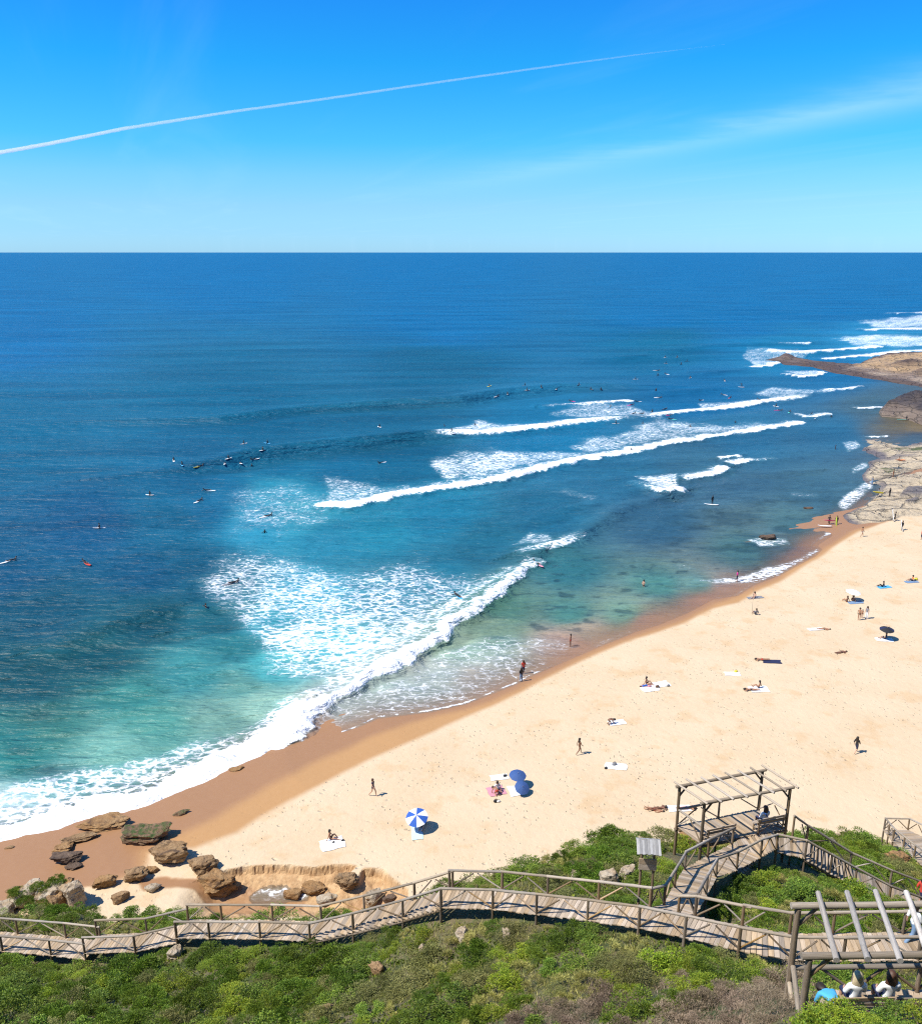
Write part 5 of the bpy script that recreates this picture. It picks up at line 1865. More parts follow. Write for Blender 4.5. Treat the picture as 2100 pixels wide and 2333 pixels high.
def spit_z(u, v, x, y):
    S = [(1742, 820), (1765, 817), (1790, 812), (1812, 816), (1850, 823), (1905, 828), (1960, 828), (1990, 814), (2020, 806), (2060, 803), (2120, 802), (2330, 798), (2330, 905), (2130, 892),
         (2090, 879), (2040, 872), (2000, 865), (1950, 858), (1900, 850), (1850, 838), (1800, 832), (1775, 828)]
    j = 5 * (fbm(x * .05, y * .05, 180, 4) - .5)
    s = poly_sdf(u, v, S) + j
    z = -2.0 + sstep(-5, 3, s) * 2.5 + sstep(2, 22, s) * .6 + (2.2 * np.abs(fbm(x * .10, y * .10, 181, 5, .6) - .5) + 1.0 * (fbm(x * .3, y * .3, 183, 4) - .5)) * sstep(-4, 4, s)
    knob = np.exp(-((u - 1793) / 17) ** 2 - ((v - 817) / 4.5) ** 2)
    z += knob * 1.2 * (.5 + fbm(x * .2, y * .2, 185, 4)) + 3.0 * np.exp(-((u - 2070) / 45) ** 2 - ((v - 842) / 5) ** 2) + 2.0 * np.exp(-((u - 2100) / 30) ** 2 - ((v - 858) / 4) ** 2)
    wet = np.maximum(sstep(9, 1, s), knob)
    wet = np.maximum(wet, sstep(-3, 2, poly_sdf(u, v, [(1742, 818), (1850, 823), (1900, 828), (1960, 836), (1900, 848), (1800, 830)])) * .75)
    wet = np.maximum(wet, np.exp(-((u - 2065) / 42) ** 2 - ((v - 843) / 4.5) ** 2))
    wet = np.maximum(wet, .8 * np.exp(-((u - 2095) / 26) ** 2 - ((v - 859) / 3) ** 2))
    sd = sstep(-4, 6, poly_sdf(u, v, [(1930, 838), (1985, 818), (2060, 806), (2330, 800), (2330, 880), (2090, 862), (2000, 850)]) + j)
    g = np.exp(-((u - 2058) / 18) ** 2 - ((v - 833) / 3.5) ** 2)
    rough_ = sstep(.5, .62, fbm(x * .06, y * .06, 186, 5, .6))
    return z, {'wet': np.clip(wet + rough_ * .6 * (1 - sd), 0, 1) * .95, 'green': g, 'sandy': sd * .95 * (1 - rough_ * .5)}


patch('rock_spit', 'low brown rock spit with a sandy back running out into the surf', 1725, 2330, 795, 910, 1.5, .9, spit_z,
      mat_shelf('spit_rock', (.20, .135, .095), (.36, .27, .19), (.06, .038, .03)))


def point_z(u, v, x, y):
    S = [(1999, 940), (2012, 930), (2040, 918), (2100, 908), (2330, 900), (2330, 985), (2130, 972), (2085, 962), (2040, 952), (2008, 950)]
    j = 4 * (fbm(x * .12, y * .12, 190, 4) - .5)
    s = poly_sdf(u, v, S) + j
    st = fbm(x * .14, y * .14, 191, 5, .6)
    rg = 1 - 2 * np.abs(fbm(x * .16, y * .16, 193, 5, .6) - .5)
    top = sstep(0, 7, s) * 1.4 + sstep(7, 11, s) * 1.2 + sstep(9, 22, s) * (.3 + 2.4 * sstep(1985, 2110, u)) * (.2 + 1.5 * st * rg) + 1.2 * (fbm(x * .5, y * .5, 194, 4, .6) - .5) * sstep(3, 8, s)
    z = -2.0 + sstep(-4, 2, s) * 2.6 + top
    return z, {'wet': np.clip(sstep(7.5, 10.5, s + 2 * (st - .5)) * (.75 + .25 * sstep(.4, .6, st)), 0, 1), 'green': np.zeros_like(u), 'sandy': np.zeros_like(u)}


patch('rock_point', 'dark craggy rock point jutting into the cove at the right edge', 1985, 2330, 895, 990, 1.2, .7, point_z,
      mat_shelf('dark_crag', (.16, .115, .085), (.23, .17, .12), (.035, .027, .026), False), None, 'rock')
# ================================================================== people
def cloth_mat(name, c, rough=.8):
    return plain(name, c, rough, .1, 9)


CM = {k: cloth_mat(k + '_cloth', c) for k, c in dict(
    white=(.80, .80, .78), black=(.015, .015, .018), navy=(.015, .02, .06), blue=(.02, .09, .38), sky=(.07, .38, .66), red=(.50, .05, .03), pink=(.75, .04, .30), grey=(.20, .20, .21),
    yellow=(.72, .60, .05), green=(.25, .55, .05), denim=(.16, .25, .38), purple=(.12, .06, .28), orange=(.65, .22, .06), rose=(.55, .25, .30), brown=(.12, .06, .03), pale=(.50, .66, .72), mid=(.035, .085, .24), teal=(.12, .6, .5), lime=(.62, .78, .06)).items()}
SKIN = [plain('tanned_skin', (.36, .175, .095), .55, .05), plain('fair_skin', (.52, .30, .20), .55, .05), plain('dark_tan_skin', (.20, .09, .05), .55, .05)]
HAIR = {k: plain(k + '_hair', c, .6, .35, 40) for k, c in dict(dark=(.022, .014, .010), brown=(.075, .032, .016), blond=(.50, .40, .24)).items()}

# joints of a 1.70 m figure, facing +y
STAND = dict(pel=(0, 0, .93), wai=(0, .01, 1.10), che=(0, .0, 1.30), nec=(0, -.01, 1.45), hea=(0, .01, 1.56), top=(0, .01, 1.66),
             shL=(-.17, 0, 1.38), elL=(-.22, -.01, 1.11), wrL=(-.23, .06, .88), haL=(-.23, .09, .78),
             shR=(.17, 0, 1.38), elR=(.22, -.01, 1.11), wrR=(.23, .06, .88), haR=(.23, .09, .78),
             hiL=(-.09, 0, .88), knL=(-.10, .02, .49), anL=(-.10, -.02, .08), toL=(-.11, .13, .03),
             hiR=(.09, 0, .88), knR=(.10, .02, .49), anR=(.10, -.02, .08), toR=(.11, .13, .03))
BONES = [('pel', 'wai'), ('wai', 'che'), ('che', 'nec'), ('nec', 'hea'), ('hea', 'top'), ('che', 'shL'), ('shL', 'elL'), ('elL', 'wrL'), ('wrL', 'haL'), ('che', 'shR'), ('shR', 'elR'), ('elR', 'wrR'), ('wrR', 'haR'),
         ('pel', 'hiL'), ('hiL', 'knL'), ('knL', 'anL'), ('anL', 'toL'), ('pel', 'hiR'), ('hiR', 'knR'), ('knR', 'anR'), ('anR', 'toR')]
RAD = dict(pel=(.135, .105), wai=(.115, .085), che=(.145, .10), nec=(.055, .055), hea=(.085, .10), top=(.065, .075), sh=(.058, .058), el=(.042, .042), wr=(.030, .030), ha=(.038, .020),
           hi=(.085, .09), kn=(.058, .06), an=(.037, .042), to=(.038, .024))


def pose(**kw):
    J = {k: Vector(v) for k, v in STAND.items()}
    J.update({k: Vector(v) for k, v in kw.items()})
    return J


def rot_pose(J, M, lift):
    K = {k: M @ v for k, v in J.items()}
    lo = min(v.z for v in K.values())
    return {k: v + Vector((0, 0, lift - lo)) for k, v in K.items()}


POSES = {
    'stand': pose(),
    'walk': pose(knL=(-.09, .20, .52), anL=(-.09, .24, .12), toL=(-.09, .38, .06), knR=(.09, -.05, .50), anR=(.09, -.36, .16), toR=(.09, -.30, .04),
                 elL=(-.22, -.10, 1.12), wrL=(-.23, -.10, .90), haL=(-.22, -.08, .80), elR=(.22, .08, 1.12), wrR=(.20, .24, .98), haR=(.19, .30, .91)),
    'carry': pose(elR=(.24, .02, 1.12), wrR=(.26, .20, 1.02), haR=(.27, .26, .98), knL=(-.09, .15, .51), anL=(-.09, .16, .09), toL=(-.09, .30, .04), anR=(.09, -.26, .12), toR=(.09, -.18, .03)),
    'arms': pose(elL=(-.21, .06, 1.12), wrL=(-.10, .22, 1.10), haL=(-.04, .26, 1.10), elR=(.21, .06, 1.12), wrR=(.12, .24, 1.08), haR=(.06, .28, 1.08)),
    'sit': pose(pel=(0, 0, .13), wai=(0, -.03, .30), che=(0, -.05, .50), nec=(0, -.03, .65), hea=(0, .0, .76), top=(0, .01, .86), shL=(-.17, -.04, .58), shR=(.17, -.04, .58),
                elL=(-.24, .04, .34), wrL=(-.19, .24, .33), haL=(-.15, .32, .34), elR=(.25, -.10, .32), wrR=(.27, -.22, .10), haR=(.28, -.26, .03),
                hiL=(-.09, .03, .12), knL=(-.14, .34, .44), anL=(-.13, .60, .07), toL=(-.13, .74, .04), hiR=(.09, .03, .12), knR=(.15, .42, .22), anR=(.11, .82, .06), toR=(.12, .88, .15)),
    'bench': pose(pel=(0, 0, .58), wai=(0, -.03, .75), che=(0, -.04, .96), nec=(0, -.02, 1.11), hea=(0, .01, 1.22), top=(0, .02, 1.32), shL=(-.18, -.03, 1.03), shR=(.18, -.03, 1.03),
                  elL=(-.24, .04, .78), wrL=(-.16, .26, .70), haL=(-.10, .32, .68), elR=(.24, .04, .78), wrR=(.16, .26, .70), haR=(.10, .32, .68),
                  hiL=(-.09, .03, .56), knL=(-.11, .42, .53), anL=(-.11, .44, .10), toL=(-.11, .58, .04), hiR=(.09, .03, .56), knR=(.11, .42, .53), anR=(.11, .46, .10), toR=(.12, .60, .04)),
    'bend': pose(pel=(0, -.10, .55), wai=(0, .05, .62), che=(0, .26, .58), nec=(0, .40, .52), hea=(0, .49, .48), top=(0, .57, .44), shL=(-.17, .30, .56), shR=(.17, .30, .56),
                 elL=(-.20, .36, .30), wrL=(-.18, .44, .10), haL=(-.17, .48, .03), elR=(.20, .36, .30), wrR=(.18, .44, .10), haR=(.17, .48, .03),
                 hiL=(-.10, -.10, .50), knL=(-.13, .12, .24), anL=(-.13, -.20, .07), toL=(-.13, -.06, .03), hiR=(.10, -.10, .50), knR=(.13, .12, .24), anR=(.13, -.20, .07), toR=(.13, -.06, .03)),
    'swim': pose(elL=(-.36, .05, 1.30), wrL=(-.42, .22, 1.26), haL=(-.44, .28, 1.26), elR=(.36, .05, 1.30), wrR=(.42, .22, 1.26), haR=(.44, .28, 1.26)),
    'surf': pose(pel=(0, -.02, .70), wai=(0, .06, .86), che=(0, .14, 1.04), nec=(0, .20, 1.17), hea=(0, .25, 1.27), top=(0, .28, 1.36), shL=(-.17, .14, 1.10), shR=(.17, .14, 1.10),
                 elL=(-.42, .20, 1.08), wrL=(-.62, .28, 1.12), haL=(-.70, .30, 1.14), elR=(.40, .14, 1.0), wrR=(.58, .24, 1.02), haR=(.66, .26, 1.04),
                 hiL=(-.10, -.02, .66), knL=(-.30, .16, .40), anL=(-.36, -.02, .09), toL=(-.38, .12, .04), hiR=(.10, -.02, .66), knR=(.28, .16, .40), anR=(.38, -.04, .09), toR=(.40, .10, .04)),
    'board_sit': pose(pel=(0, 0, .12), wai=(0, .02, .30), che=(0, .05, .50), nec=(0, .08, .64), hea=(0, .11, .75), top=(0, .13, .85), shL=(-.17, .05, .58), shR=(.17, .05, .58),
                      elL=(-.21, .14, .34), wrL=(-.14, .32, .22), haL=(-.12, .38, .18), elR=(.21, .14, .34), wrR=(.14, .32, .22), haR=(.12, .38, .18),
                      hiL=(-.12, .02, .10), knL=(-.32, .26, -.02), anL=(-.34, .22, -.36), toL=(-.34, .34, -.40), hiR=(.12, .02, .10), knR=(.32, .26, -.02), anR=(.34, .22, -.36), toR=(.34, .34, -.40)),
}
_lie = pose(elL=(-.30, .0, 1.18), wrL=(-.32, .06, .98), haL=(-.32, .08, .88), elR=(.30, .0, 1.18), wrR=(.32, .06, .98), haR=(.32, .08, .88),
            knL=(-.12, .05, .49), knR=(.12, .03, .49), anL=(-.15, .0, .08), anR=(.15, .0, .08))
POSES['supine'] = rot_pose(_lie, Matrix.Rotation(math.radians(90), 3, 'X'), .06)
_lie2 = pose(elL=(-.36, .04, 1.42), wrL=(-.20, .06, 1.62), haL=(-.12, .08, 1.68), elR=(.36, .04, 1.42), wrR=(.20, .06, 1.62), haR=(.12, .08, 1.68), toL=(-.12, .02, -.06), toR=(.12, .02, -.06))
POSES['prone'] = rot_pose(_lie2, Matrix.Rotation(math.radians(-90), 3, 'X'), .07)
_pad = pose(che=(0, -.06, 1.30), nec=(0, -.14, 1.43), hea=(0, -.24, 1.50), top=(0, -.31, 1.56), shL=(-.17, -.05, 1.36), shR=(.17, -.05, 1.36),
            elL=(-.34, .05, 1.50), wrL=(-.36, .10, 1.72), haL=(-.36, .12, 1.80), elR=(.34, .08, 1.24), wrR=(.38, .12, 1.06), haR=(.38, .14, .98), toL=(-.10, .02, -.06), toR=(.10, .02, -.06))
POSES['paddle'] = rot_pose(_pad, Matrix.Rotation(math.radians(-90), 3, 'X'), .08)

REGION = {}
for i, (a, b) in enumerate(BONES):
    k = 'head' if b in ('hea', 'top') else 'torso' if b in ('wai', 'che', 'nec', 'shL', 'shR') and a in ('pel', 'wai', 'che') else 'hips' if b in ('hiL', 'hiR') else \
        'uparm' if b in ('elL', 'elR') else 'arm' if b in ('wrL', 'wrR') else 'hand' if b in ('haL', 'haR') else 'thigh' if b in ('knL', 'knR') else 'shin' if b in ('anL', 'anR') else 'foot'
    REGION[i] = k
_body_cache = {}


def body_data(pname):
    """skinned body of a pose: coordinates, faces, region of every face"""
    if pname in _body_cache:
        return _body_cache[pname]
    J = POSES[pname]
    names = list(J.keys())
    ix = {n: i for i, n in enumerate(names)}
    me = bpy.data.meshes.new('armature')
    me.from_pydata([tuple(J[n]) for n in names], [(ix[a], ix[b]) for a, b in BONES], [])
    ob = bpy.data.objects.new('armature', me)
    COL.objects.link(ob)
    sk = ob.modifiers.new('skin', 'SKIN')
    sk.branch_smoothing = .6
    sv = me.skin_vertices[0].data
    for n in names:
        r = RAD[n] if n in RAD else RAD[n[:2]]
        sv[ix[n]].radius = r
        sv[ix[n]].use_root = (n == 'pel')
    ss = ob.modifiers.new('sub', 'SUBSURF')
    ss.levels = ss.render_levels = 2 if pname == 'bench' else 1
    dg = bpy.context.evaluated_depsgraph_get()
    ev = ob.evaluated_get(dg)
    m2 = bpy.data.meshes.new_from_object(ev)
    co = np.zeros(len(m2.vertices) * 3)
    m2.vertices.foreach_get('co', co)
    co = co.reshape(-1, 3)
    no = np.zeros(len(m2.vertices) * 3)
    m2.vertices.foreach_get('normal', no)
    no = no.reshape(-1, 3)
    faces = [tuple(p.vertices) for p in m2.polygons]
    bpy.data.objects.remove(ob)
    bpy.data.meshes.remove(me)
    bpy.data.meshes.remove(m2)
    ctr = np.array([co[list(f)].mean(0) for f in faces])
    best = np.full(len(faces), 1e9)
    reg = np.zeros(len(faces), int)
    for i, (a, b) in enumerate(BONES):
        A_, B_ = np.array(J[a]), np.array(J[b])
        e = B_ - A_
        t = np.clip(((ctr - A_) @ e) / (e @ e), 0, 1)
        rr = (RAD.get(b) or RAD[b[:2]])[0]
        d = np.linalg.norm(ctr - A_ - t[:, None] * e, axis=1) - rr * .5
        m = d < best
        best[m] = d[m]
        reg[m] = i
    _body_cache[pname] = (co, no, faces, [REGION[i] for i in reg], J)
    return _body_cache[pname]


_mesh_cache = {}


def body_mesh(pname, skin):
    k = ('b', pname, skin.name)
    if k not in _mesh_cache:
        co, no, faces, reg, J = body_data(pname)
        me = bpy.data.meshes.new('body')
        me.from_pydata(co.tolist(), [], faces)
        me.polygons.foreach_set('use_smooth', [True] * len(faces))
        me.materials.append(skin)
        _mesh_cache[k] = me
    return _mesh_cache[k]


def cloth_mesh(pname, regs, mat, puff=.014):
    k = ('c', pname, tuple(regs), mat.name)
    if k not in _mesh_cache:
        co, no, faces, reg, J = body_data(pname)
        fs = [f for f, r in zip(faces, reg) if r in regs]
        used = sorted({v for f in fs for v in f})
        rm = {v: i for i, v in enumerate(used)}
        me = bpy.data.meshes.new('garment')
        me.from_pydata((co + no * puff)[used].tolist(), [], [tuple(rm[v] for v in f) for f in fs])
        me.polygons.foreach_set('use_smooth', [True] * len(fs))
        me.materials.append(mat)
        _mesh_cache[k] = me
    return _mesh_cache[k]


def hair_mesh(pname, mat, length):
    k = ('h', pname, mat.name, length)
    if k not in _mesh_cache:
        J = body_data(pname)[4]
        up = (J['top'] - J['nec']).normalized()
        # back of the head
        fw = Vector((0, 1, 0)) if abs(up.y) < .8 else Vector((0, 0, 1 if pname == 'supine' else -1))
        fw = (fw - up * fw.dot(up)).normalized()
        sd = up.cross(fw)
        c = J['hea'].lerp(J['top'], .35)
        bm = bmesh.new()
        bmesh.ops.create_icosphere(bm, subdivisions=3, radius=1)
        for v in bm.verts:
            p = v.co.copy()
            s = 1 + .10 * mnoise.noise(p * 3.1) + .05 * mnoise.noise(Vector((p.x * 14, p.y * 14, p.z * 2)))
            s += .10 * min(length, .6)
            x, y, z = p.x * .112 * s, p.y * .122 * s - .02, p.z * .130 * s + .006
            if p.z < 0:
                if p.y > .1:
                    z *= .1
                    y -= .02
                else:
                    z *= (1.0 + length * 2.2)
                    x *= 1 + .75 * min(length, 1) * min(1, -p.z * 2)
                    y *= .85
            v.co = c + sd * x + fw * y + up * z
        for f in bm.faces:
            f.smooth = True
        me = bpy.data.meshes.new('hair')
        bm.to_mesh(me)
        bm.free()
        me.materials.append(mat)
        _mesh_cache[k] = me
    return _mesh_cache[k]


OUT = {
    'trunks': [('swim_shorts', ('hips',), None)],
    'bikini': [('swimsuit', ('hips',), None)],
    'swimsuit': [('swimsuit', ('torso', 'hips'), None)],
    'shirt': [('shirt', ('torso', 'uparm'), None), ('shorts', ('hips', 'thigh'), 'navy')],
    'wetsuit': [('wetsuit', ('torso', 'hips', 'uparm', 'arm', 'thigh', 'shin'), None)],
    'jeans': [('trousers', ('hips', 'thigh', 'shin'), 'denim'), ('shirt', ('torso', 'uparm'), None)],
    'whitepants': [('trousers', ('hips', 'thigh', 'shin'), 'white'), ('shirt', ('torso',), None)],
}


def person(loc, rz, pname, outfit, colour, label, skin=0, hair='dark', hl=.2, grp=None, scale=1.0, tilt=0.0):
    e = empty('person', loc, rz, label, 'person', grp)
    e.scale = (scale,) * 3
    if tilt:
        e.rotation_euler = (0, tilt, rz)
    link('body', body_mesh(pname, SKIN[skin]), e)
    for nm, regs, c in OUT[outfit]:
        link(nm, cloth_mesh(pname, regs, CM[c or colour], .012 if nm in ('swimsuit', 'wetsuit') else .022), e)
    link('hair', hair_mesh(pname, HAIR[hair], hl), e)
    return e


def towel(c, rz, w, l, mat, label, grp='towels on the sand'):
    bm = bmesh.new()
    bmesh.ops.create_grid(bm, x_segments=8, y_segments=8, size=.5)
    o_ = Vector((c.x, c.y, 0))
    ca, sa = math.cos(rz), math.sin(rz)
    for v in bm.verts:
        v.co.x *= w * (1 + .05 * math.sin(v.co.y * 7 + c.x))
        v.co.y *= l * (1 + .04 * math.sin(v.co.x * 5 + c.y))
    xs = np.array([c.x + v.co.x * ca - v.co.y * sa for v in bm.verts])
    ys = np.array([c.y + v.co.x * sa + v.co.y * ca for v in bm.verts])
    zs = beach_z(xs, ys)
    bm.verts.ensure_lookup_table()
    for v, z in zip(bm.verts, zs):
        v.co.z = z - c.z + .035 + .02 * mnoise.noise(Vector((v.co.x * 2 + c.x, v.co.y * 2, 0)))
    ret = bmesh.ops.extrude_face_region(bm, geom=bm.faces[:])
    for v in [g for g in ret['geom'] if isinstance(g, bmesh.types.BMVert)]:
        v.co.z += .012
    me = bpy.data.meshes.new('towel')
    bm.to_mesh(me)
    bm.free()
    me.materials.append(mat)
    o = link('towel', me)
    o.location = c
    o.rotation_euler = (0, 0, rz)
    return tag(o, label, 'towel', grp)


def bag(c, mat, label, s=.35):
    bm = bmesh.new()
    bmesh.ops.create_icosphere(bm, subdivisions=3, radius=.5)
    for v in bm.verts:
        v.co.x *= s * 1.25
        v.co.y *= s * .8
        v.co.z = (v.co.z * (1 + .25 * mnoise.noise(v.co * 4))) * s * .8
    e = empty('bag', c, 0.4, label, 'bag')
    me = bpy.data.meshes.new('bag')
    for f in bm.faces:
        f.smooth = True
    bm.to_mesh(me)
    bm.free()
    me.materials.append(mat)
    b = link('pouch', me, e)
    b.location.z = s * .36
    # strap
    crv = [(-.4 * s, 0, .5 * s), (-.3 * s, 0, .85 * s), (0, 0, 1.0 * s), (.3 * s, 0, .85 * s), (.4 * s, 0, .5 * s)]
    for p, q in zip(crv[:-1], crv[1:]):
        o = log('strap', None, p, q, .015)
        o.parent = e
    return e


def parasol(g, cols, label, r=.95, h=1.75, tilt=(0, 0), n=8, low=0.0):
    """beach umbrella: panels, ribs, pole, ferrule"""
    e = empty('beach_umbrella', g, 0, label, 'umbrella', 'beach umbrellas')
    hub = Vector((0, 0, h - low))
    R = Euler((tilt[0], tilt[1], 0)).to_matrix()
    dz = -.34 * r
    prof = [(0.0, 0.0), (.35, -.07), (.7, -.20), (1.0, dz / r)]

    def pt(a, f, zz, s=1.0):
        return hub + R @ Vector((r * f * math.cos(a) * s, r * f * math.sin(a) * s, r * zz))
    for k in range(n):
        a0, a1 = 2 * math.pi * k / n, 2 * math.pi * (k + 1) / n
        vs_, fs_ = [], []
        for f, zz in prof:
            for q in range(3):
                a = a0 + (a1 - a0) * q / 2
                vs_.append(tuple(pt(a, f, zz, 1.0 if q != 1 else .965)))
        for i in range(len(prof) - 1):
            for q in range(2):
                fs_.append((i * 3 + q, i * 3 + q + 1, i * 3 + q + 4, i * 3 + q + 3))
        me = bpy.data.meshes.new('panel')
        me.from_pydata(vs_, [], fs_)
        me.materials.append(cols[k % len(cols)])
        pn = link('panel', me, e)
        so = pn.modifiers.new('cloth', 'SOLIDIFY')
        so.thickness = .008
        o = log('rib', None, pt(a0, .02, -.03), pt(a0, 1.0, dz / r - .012), .008)
        o.parent = pn
    top = hub + R @ Vector((0, 0, .10))
    base = Vector((hub.x - (R @ Vector((0, 0, h))).x, hub.y - (R @ Vector((0, 0, h))).y, -.15))
    o = log('pole', None, base, top, .018, LOGS_TOP)
    o.parent = e
    return e


def board_mesh(mat, L=2.0, W=.54):
    k = ('sb', mat.name, L)
    if k in _mesh_cache:
        return _mesh_cache[k]
    bm = bmesh.new()
    rows = []
    N = 14
    for i in range(N + 1):
        f = i / N
        y = (f - .45) * L
        w = W / 2 * max(.06, math.sin(math.pi * min(1, .06 + .94 * f) ** .85)) ** .62
        rk = .09 * max(0, (f - .62) / .38) ** 2 + .03 * max(0, (.25 - f) / .25) ** 2
        rows.append([bm.verts.new((-w, y, rk + .0)), bm.verts.new((-w * .6, y, rk + .035)), bm.verts.new((0, y, rk + .045)), bm.verts.new((w * .6, y, rk + .035)), bm.verts.new((w, y, rk)),
                     bm.verts.new((w * .5, y, rk - .03)), bm.verts.new((-w * .5, y, rk - .03))])
    for a, b in zip(rows[:-1], rows[1:]):
        for i in range(7):
            bm.faces.new((a[i], a[(i + 1) % 7], b[(i + 1) % 7], b[i])).smooth = True
    bm.faces.new(rows[0][::-1])
    bm.faces.new(rows[-1])
    bmesh.ops.recalc_face_normals(bm, faces=bm.faces)
    me = bpy.data.meshes.new('surfboard')
    bm.to_mesh(me)
    bm.free()
    me.materials.append(mat)
    _mesh_cache[k] = me
    return me


def fin_mesh():
    if 'fin' not in _mesh_cache:
        me = bpy.data.meshes.new('fin')
        me.from_pydata([(-.006, 0, 0), (.006, 0, 0), (.006, -.11, 0), (-.006, -.11, 0), (0, -.13, -.10), (0, -.09, -.11)], [], [(0, 1, 5), (1, 2, 4, 5), (2, 3, 4), (3, 0, 5, 4), (0, 3, 2, 1)])
        me.materials.append(CM['black'])
        _mesh_cache['fin'] = me
    return _mesh_cache['fin']


def surfboard(loc, rot, col, label, L=2.0, grp='surfboards'):
    e = empty('surfboard', loc, 0, label, 'surfboard', grp)
    e.rotation_euler = rot
    link('deck', board_mesh(CM[col], L), e)
    f = link('fin', fin_mesh(), e)
    f.location = (0, -.36 * L, -.02)
    return e


PI = math.pi
# ------------------------------------------------------------------ on the sand
WALKERS = [
    (850, 1814, 'walk', 'swimsuit', 'navy', -2.0, 'person in a dark swimsuit walking alone on the sand above the striped umbrella', 1, 'brown', .2),
    (1319, 1719, 'walk', 'bikini', 'brown', -1.2, 'person in a brown swimsuit walking alone in the middle of the beach', 2, 'dark', .9),
    (1949, 1716, 'walk', 'shirt', 'black', -1.0, 'person in black top and shorts walking alone above the descending stairs', 1, 'dark', .9),
    (1187, 1553, 'stand', 'jeans', 'black', .4, 'person in blue trousers and dark top standing at the edge of the wash', 1, 'dark', .5),
    (1192, 1536, 'stand', 'shirt', 'red', .2, 'person in a red top ankle deep just behind the one in blue trousers', 0, 'brown', .4),
    (1299, 1476, 'stand', 'trunks', 'red', 1.2, 'bather in red trunks standing in the thin wash at mid beach', 2, 'dark', .1),
    (1678, 1327, 'stand', 'shirt', 'pink', 1.0, 'person in bright pink standing in the foam at the waterline', 1, 'dark', .4),
    (1956, 1413, 'stand', 'trunks', 'black', 2.6, 'person in black shorts standing left of the one in white trousers', 0, 'dark', .1),
    (1963, 1408, 'stand', 'trunks', 'navy', 2.8, 'smallest of three standing together, between black shorts and white trousers', 0, 'brown', .1),
    (1973, 1410, 'stand', 'whitepants', 'grey', 2.2, 'person in white trousers standing beside the one in black shorts', 1, 'dark', .6),
    (1963, 1223, 'walk', 'trunks', 'grey', -1.4, 'person in grey trunks walking along the wet sand below the rock shelf', 0, 'dark', .1),
    (2098, 1229, 'stand', 'shirt', 'red', 1.0, 'person in red cut off by the right edge below the rock shelf', 0, 'dark', .3),
]
for u, v, ps, of, co, rz, lab, sk, ha, hl in WALKERS:
    g = hit(u, v)
    g.z = max(g.z, -.05)
    person(g, rz, ps, of, co, lab, sk, ha, hl, 'people on the beach', .68 if lab.startswith('smallest') else 1.0)

g = hit(1465, 1346)
person((g.x, g.y, -.75), 2.5, 'arms', 'bikini', 'black', 'bather waist deep in the clear shallows off mid beach', 1, 'dark', .5, 'people on the beach')

# towels and the people on them
def T(u, v, rz, w, l, col, lab):
    return towel(hit(u, v), rz, w, l, CM[col], lab)


T(757, 1924, .35, 1.9, 1.5, 'white', 'large white blanket in front of a person sitting near the sand cliff')
g = hit(752, 1913)
person(g, -1.6, 'sit', 'trunks', 'navy', 'person sitting at the top edge of the large white blanket', 0, 'dark', .2, 'people on the beach')
bag(hit(760, 1921), CM['black'], 'small dark bag lying on the large white blanket', .18)
bag(hit(781, 1917), CM['black'], 'dark bag at the corner of the large white blanket', .22)

g = hit(949, 1893)
parasol(g, [CM['white'], CM['blue']], 'blue and white striped beach umbrella standing nearest the slope', .92, 1.45, (.34, -.10))
T(950, 1898, .1, .9, 1.9, 'pale', 'pale blue towel in the shade of the striped umbrella')
g2 = hit(957, 1897)
person(g2, 2.95, 'supine', 'trunks', 'white', 'person lying under the striped umbrella with legs in the sun', 1, 'dark', .2, 'people on the beach')

parasol(hit(1179, 1793), [CM['mid']], 'plain blue beach umbrella, the farther of the two blue ones', .76, 1.35, (.18, .05))
parasol(hit(1190, 1812), [CM['mid']], 'tilted blue beach umbrella resting low over a pale towel', .66, 1.4, (.5, .25), low=.55)
T(1137, 1772, .2, 1.6, .9, 'white', 'white towel left of the farther blue umbrella')
T(1172, 1803, .2, 1.0, 1.6, 'white', 'pale towel half under the tilted blue umbrella')
T(1130, 1803, .3, 1.5, 1.4, 'rose', 'pink blanket left of the two blue umbrellas')
bag(hit(1150, 1770), CM['black'], 'black bag between the white towel and the blue umbrella', .3)
person(hit(1133, 1801), -2.8, 'sit', 'shirt', 'white', 'person in white sitting on the pink blanket', 0, 'dark', .4, 'people on the beach')
person(hit(1131, 1812), .6, 'bend', 'bikini', 'red', 'person leaning forward at the near edge of the pink blanket', 0, 'brown', .4, 'people on the beach')
bag(hit(1129, 1828), CM['black'], 'black bag on the sand below the pink blanket', .34)
bag(hit(1135, 1828), CM['white'], 'white bag next to the black one below the pink blanket', .28)

T(1405, 1647, .2, 1.7, 1.0, 'white', 'white towel next to a person kneeling forward at mid beach')
person(hit(1388, 1651), -1.3, 'bend', 'bikini', 'brown', 'person kneeling forward beside a white towel at mid beach', 2, 'dark', .3, 'people on the beach')
T(1480, 1570, .25, 1.9, 1.3, 'white', 'nearer white towel of the group at mid beach')
T(1505, 1560, .25, 1.9, 1.3, 'white', 'farther white towel of the group at mid beach, right of the seated person')
person(hit(1472, 1559), -2.0, 'sit', 'bikini', 'black', 'person sitting up at the left of the group towels at mid beach', 0, 'dark', .5, 'people on the beach')
person(hit(1488, 1560), -1.2, 'supine', 'swimsuit', 'blue', 'person in blue lying on the group towels at mid beach', 1, 'brown', .3, 'people on the beach')
bag(hit(1497, 1567), CM['brown'], 'brown bag on the group towels at mid beach', .4)
bag(hit(1479, 1566), CM['rose'], 'rose coloured bundle on the group towels at mid beach', .35)
bag(hit(1522, 1564), CM['grey'], 'grey bag right of the group towels at mid beach', .3)
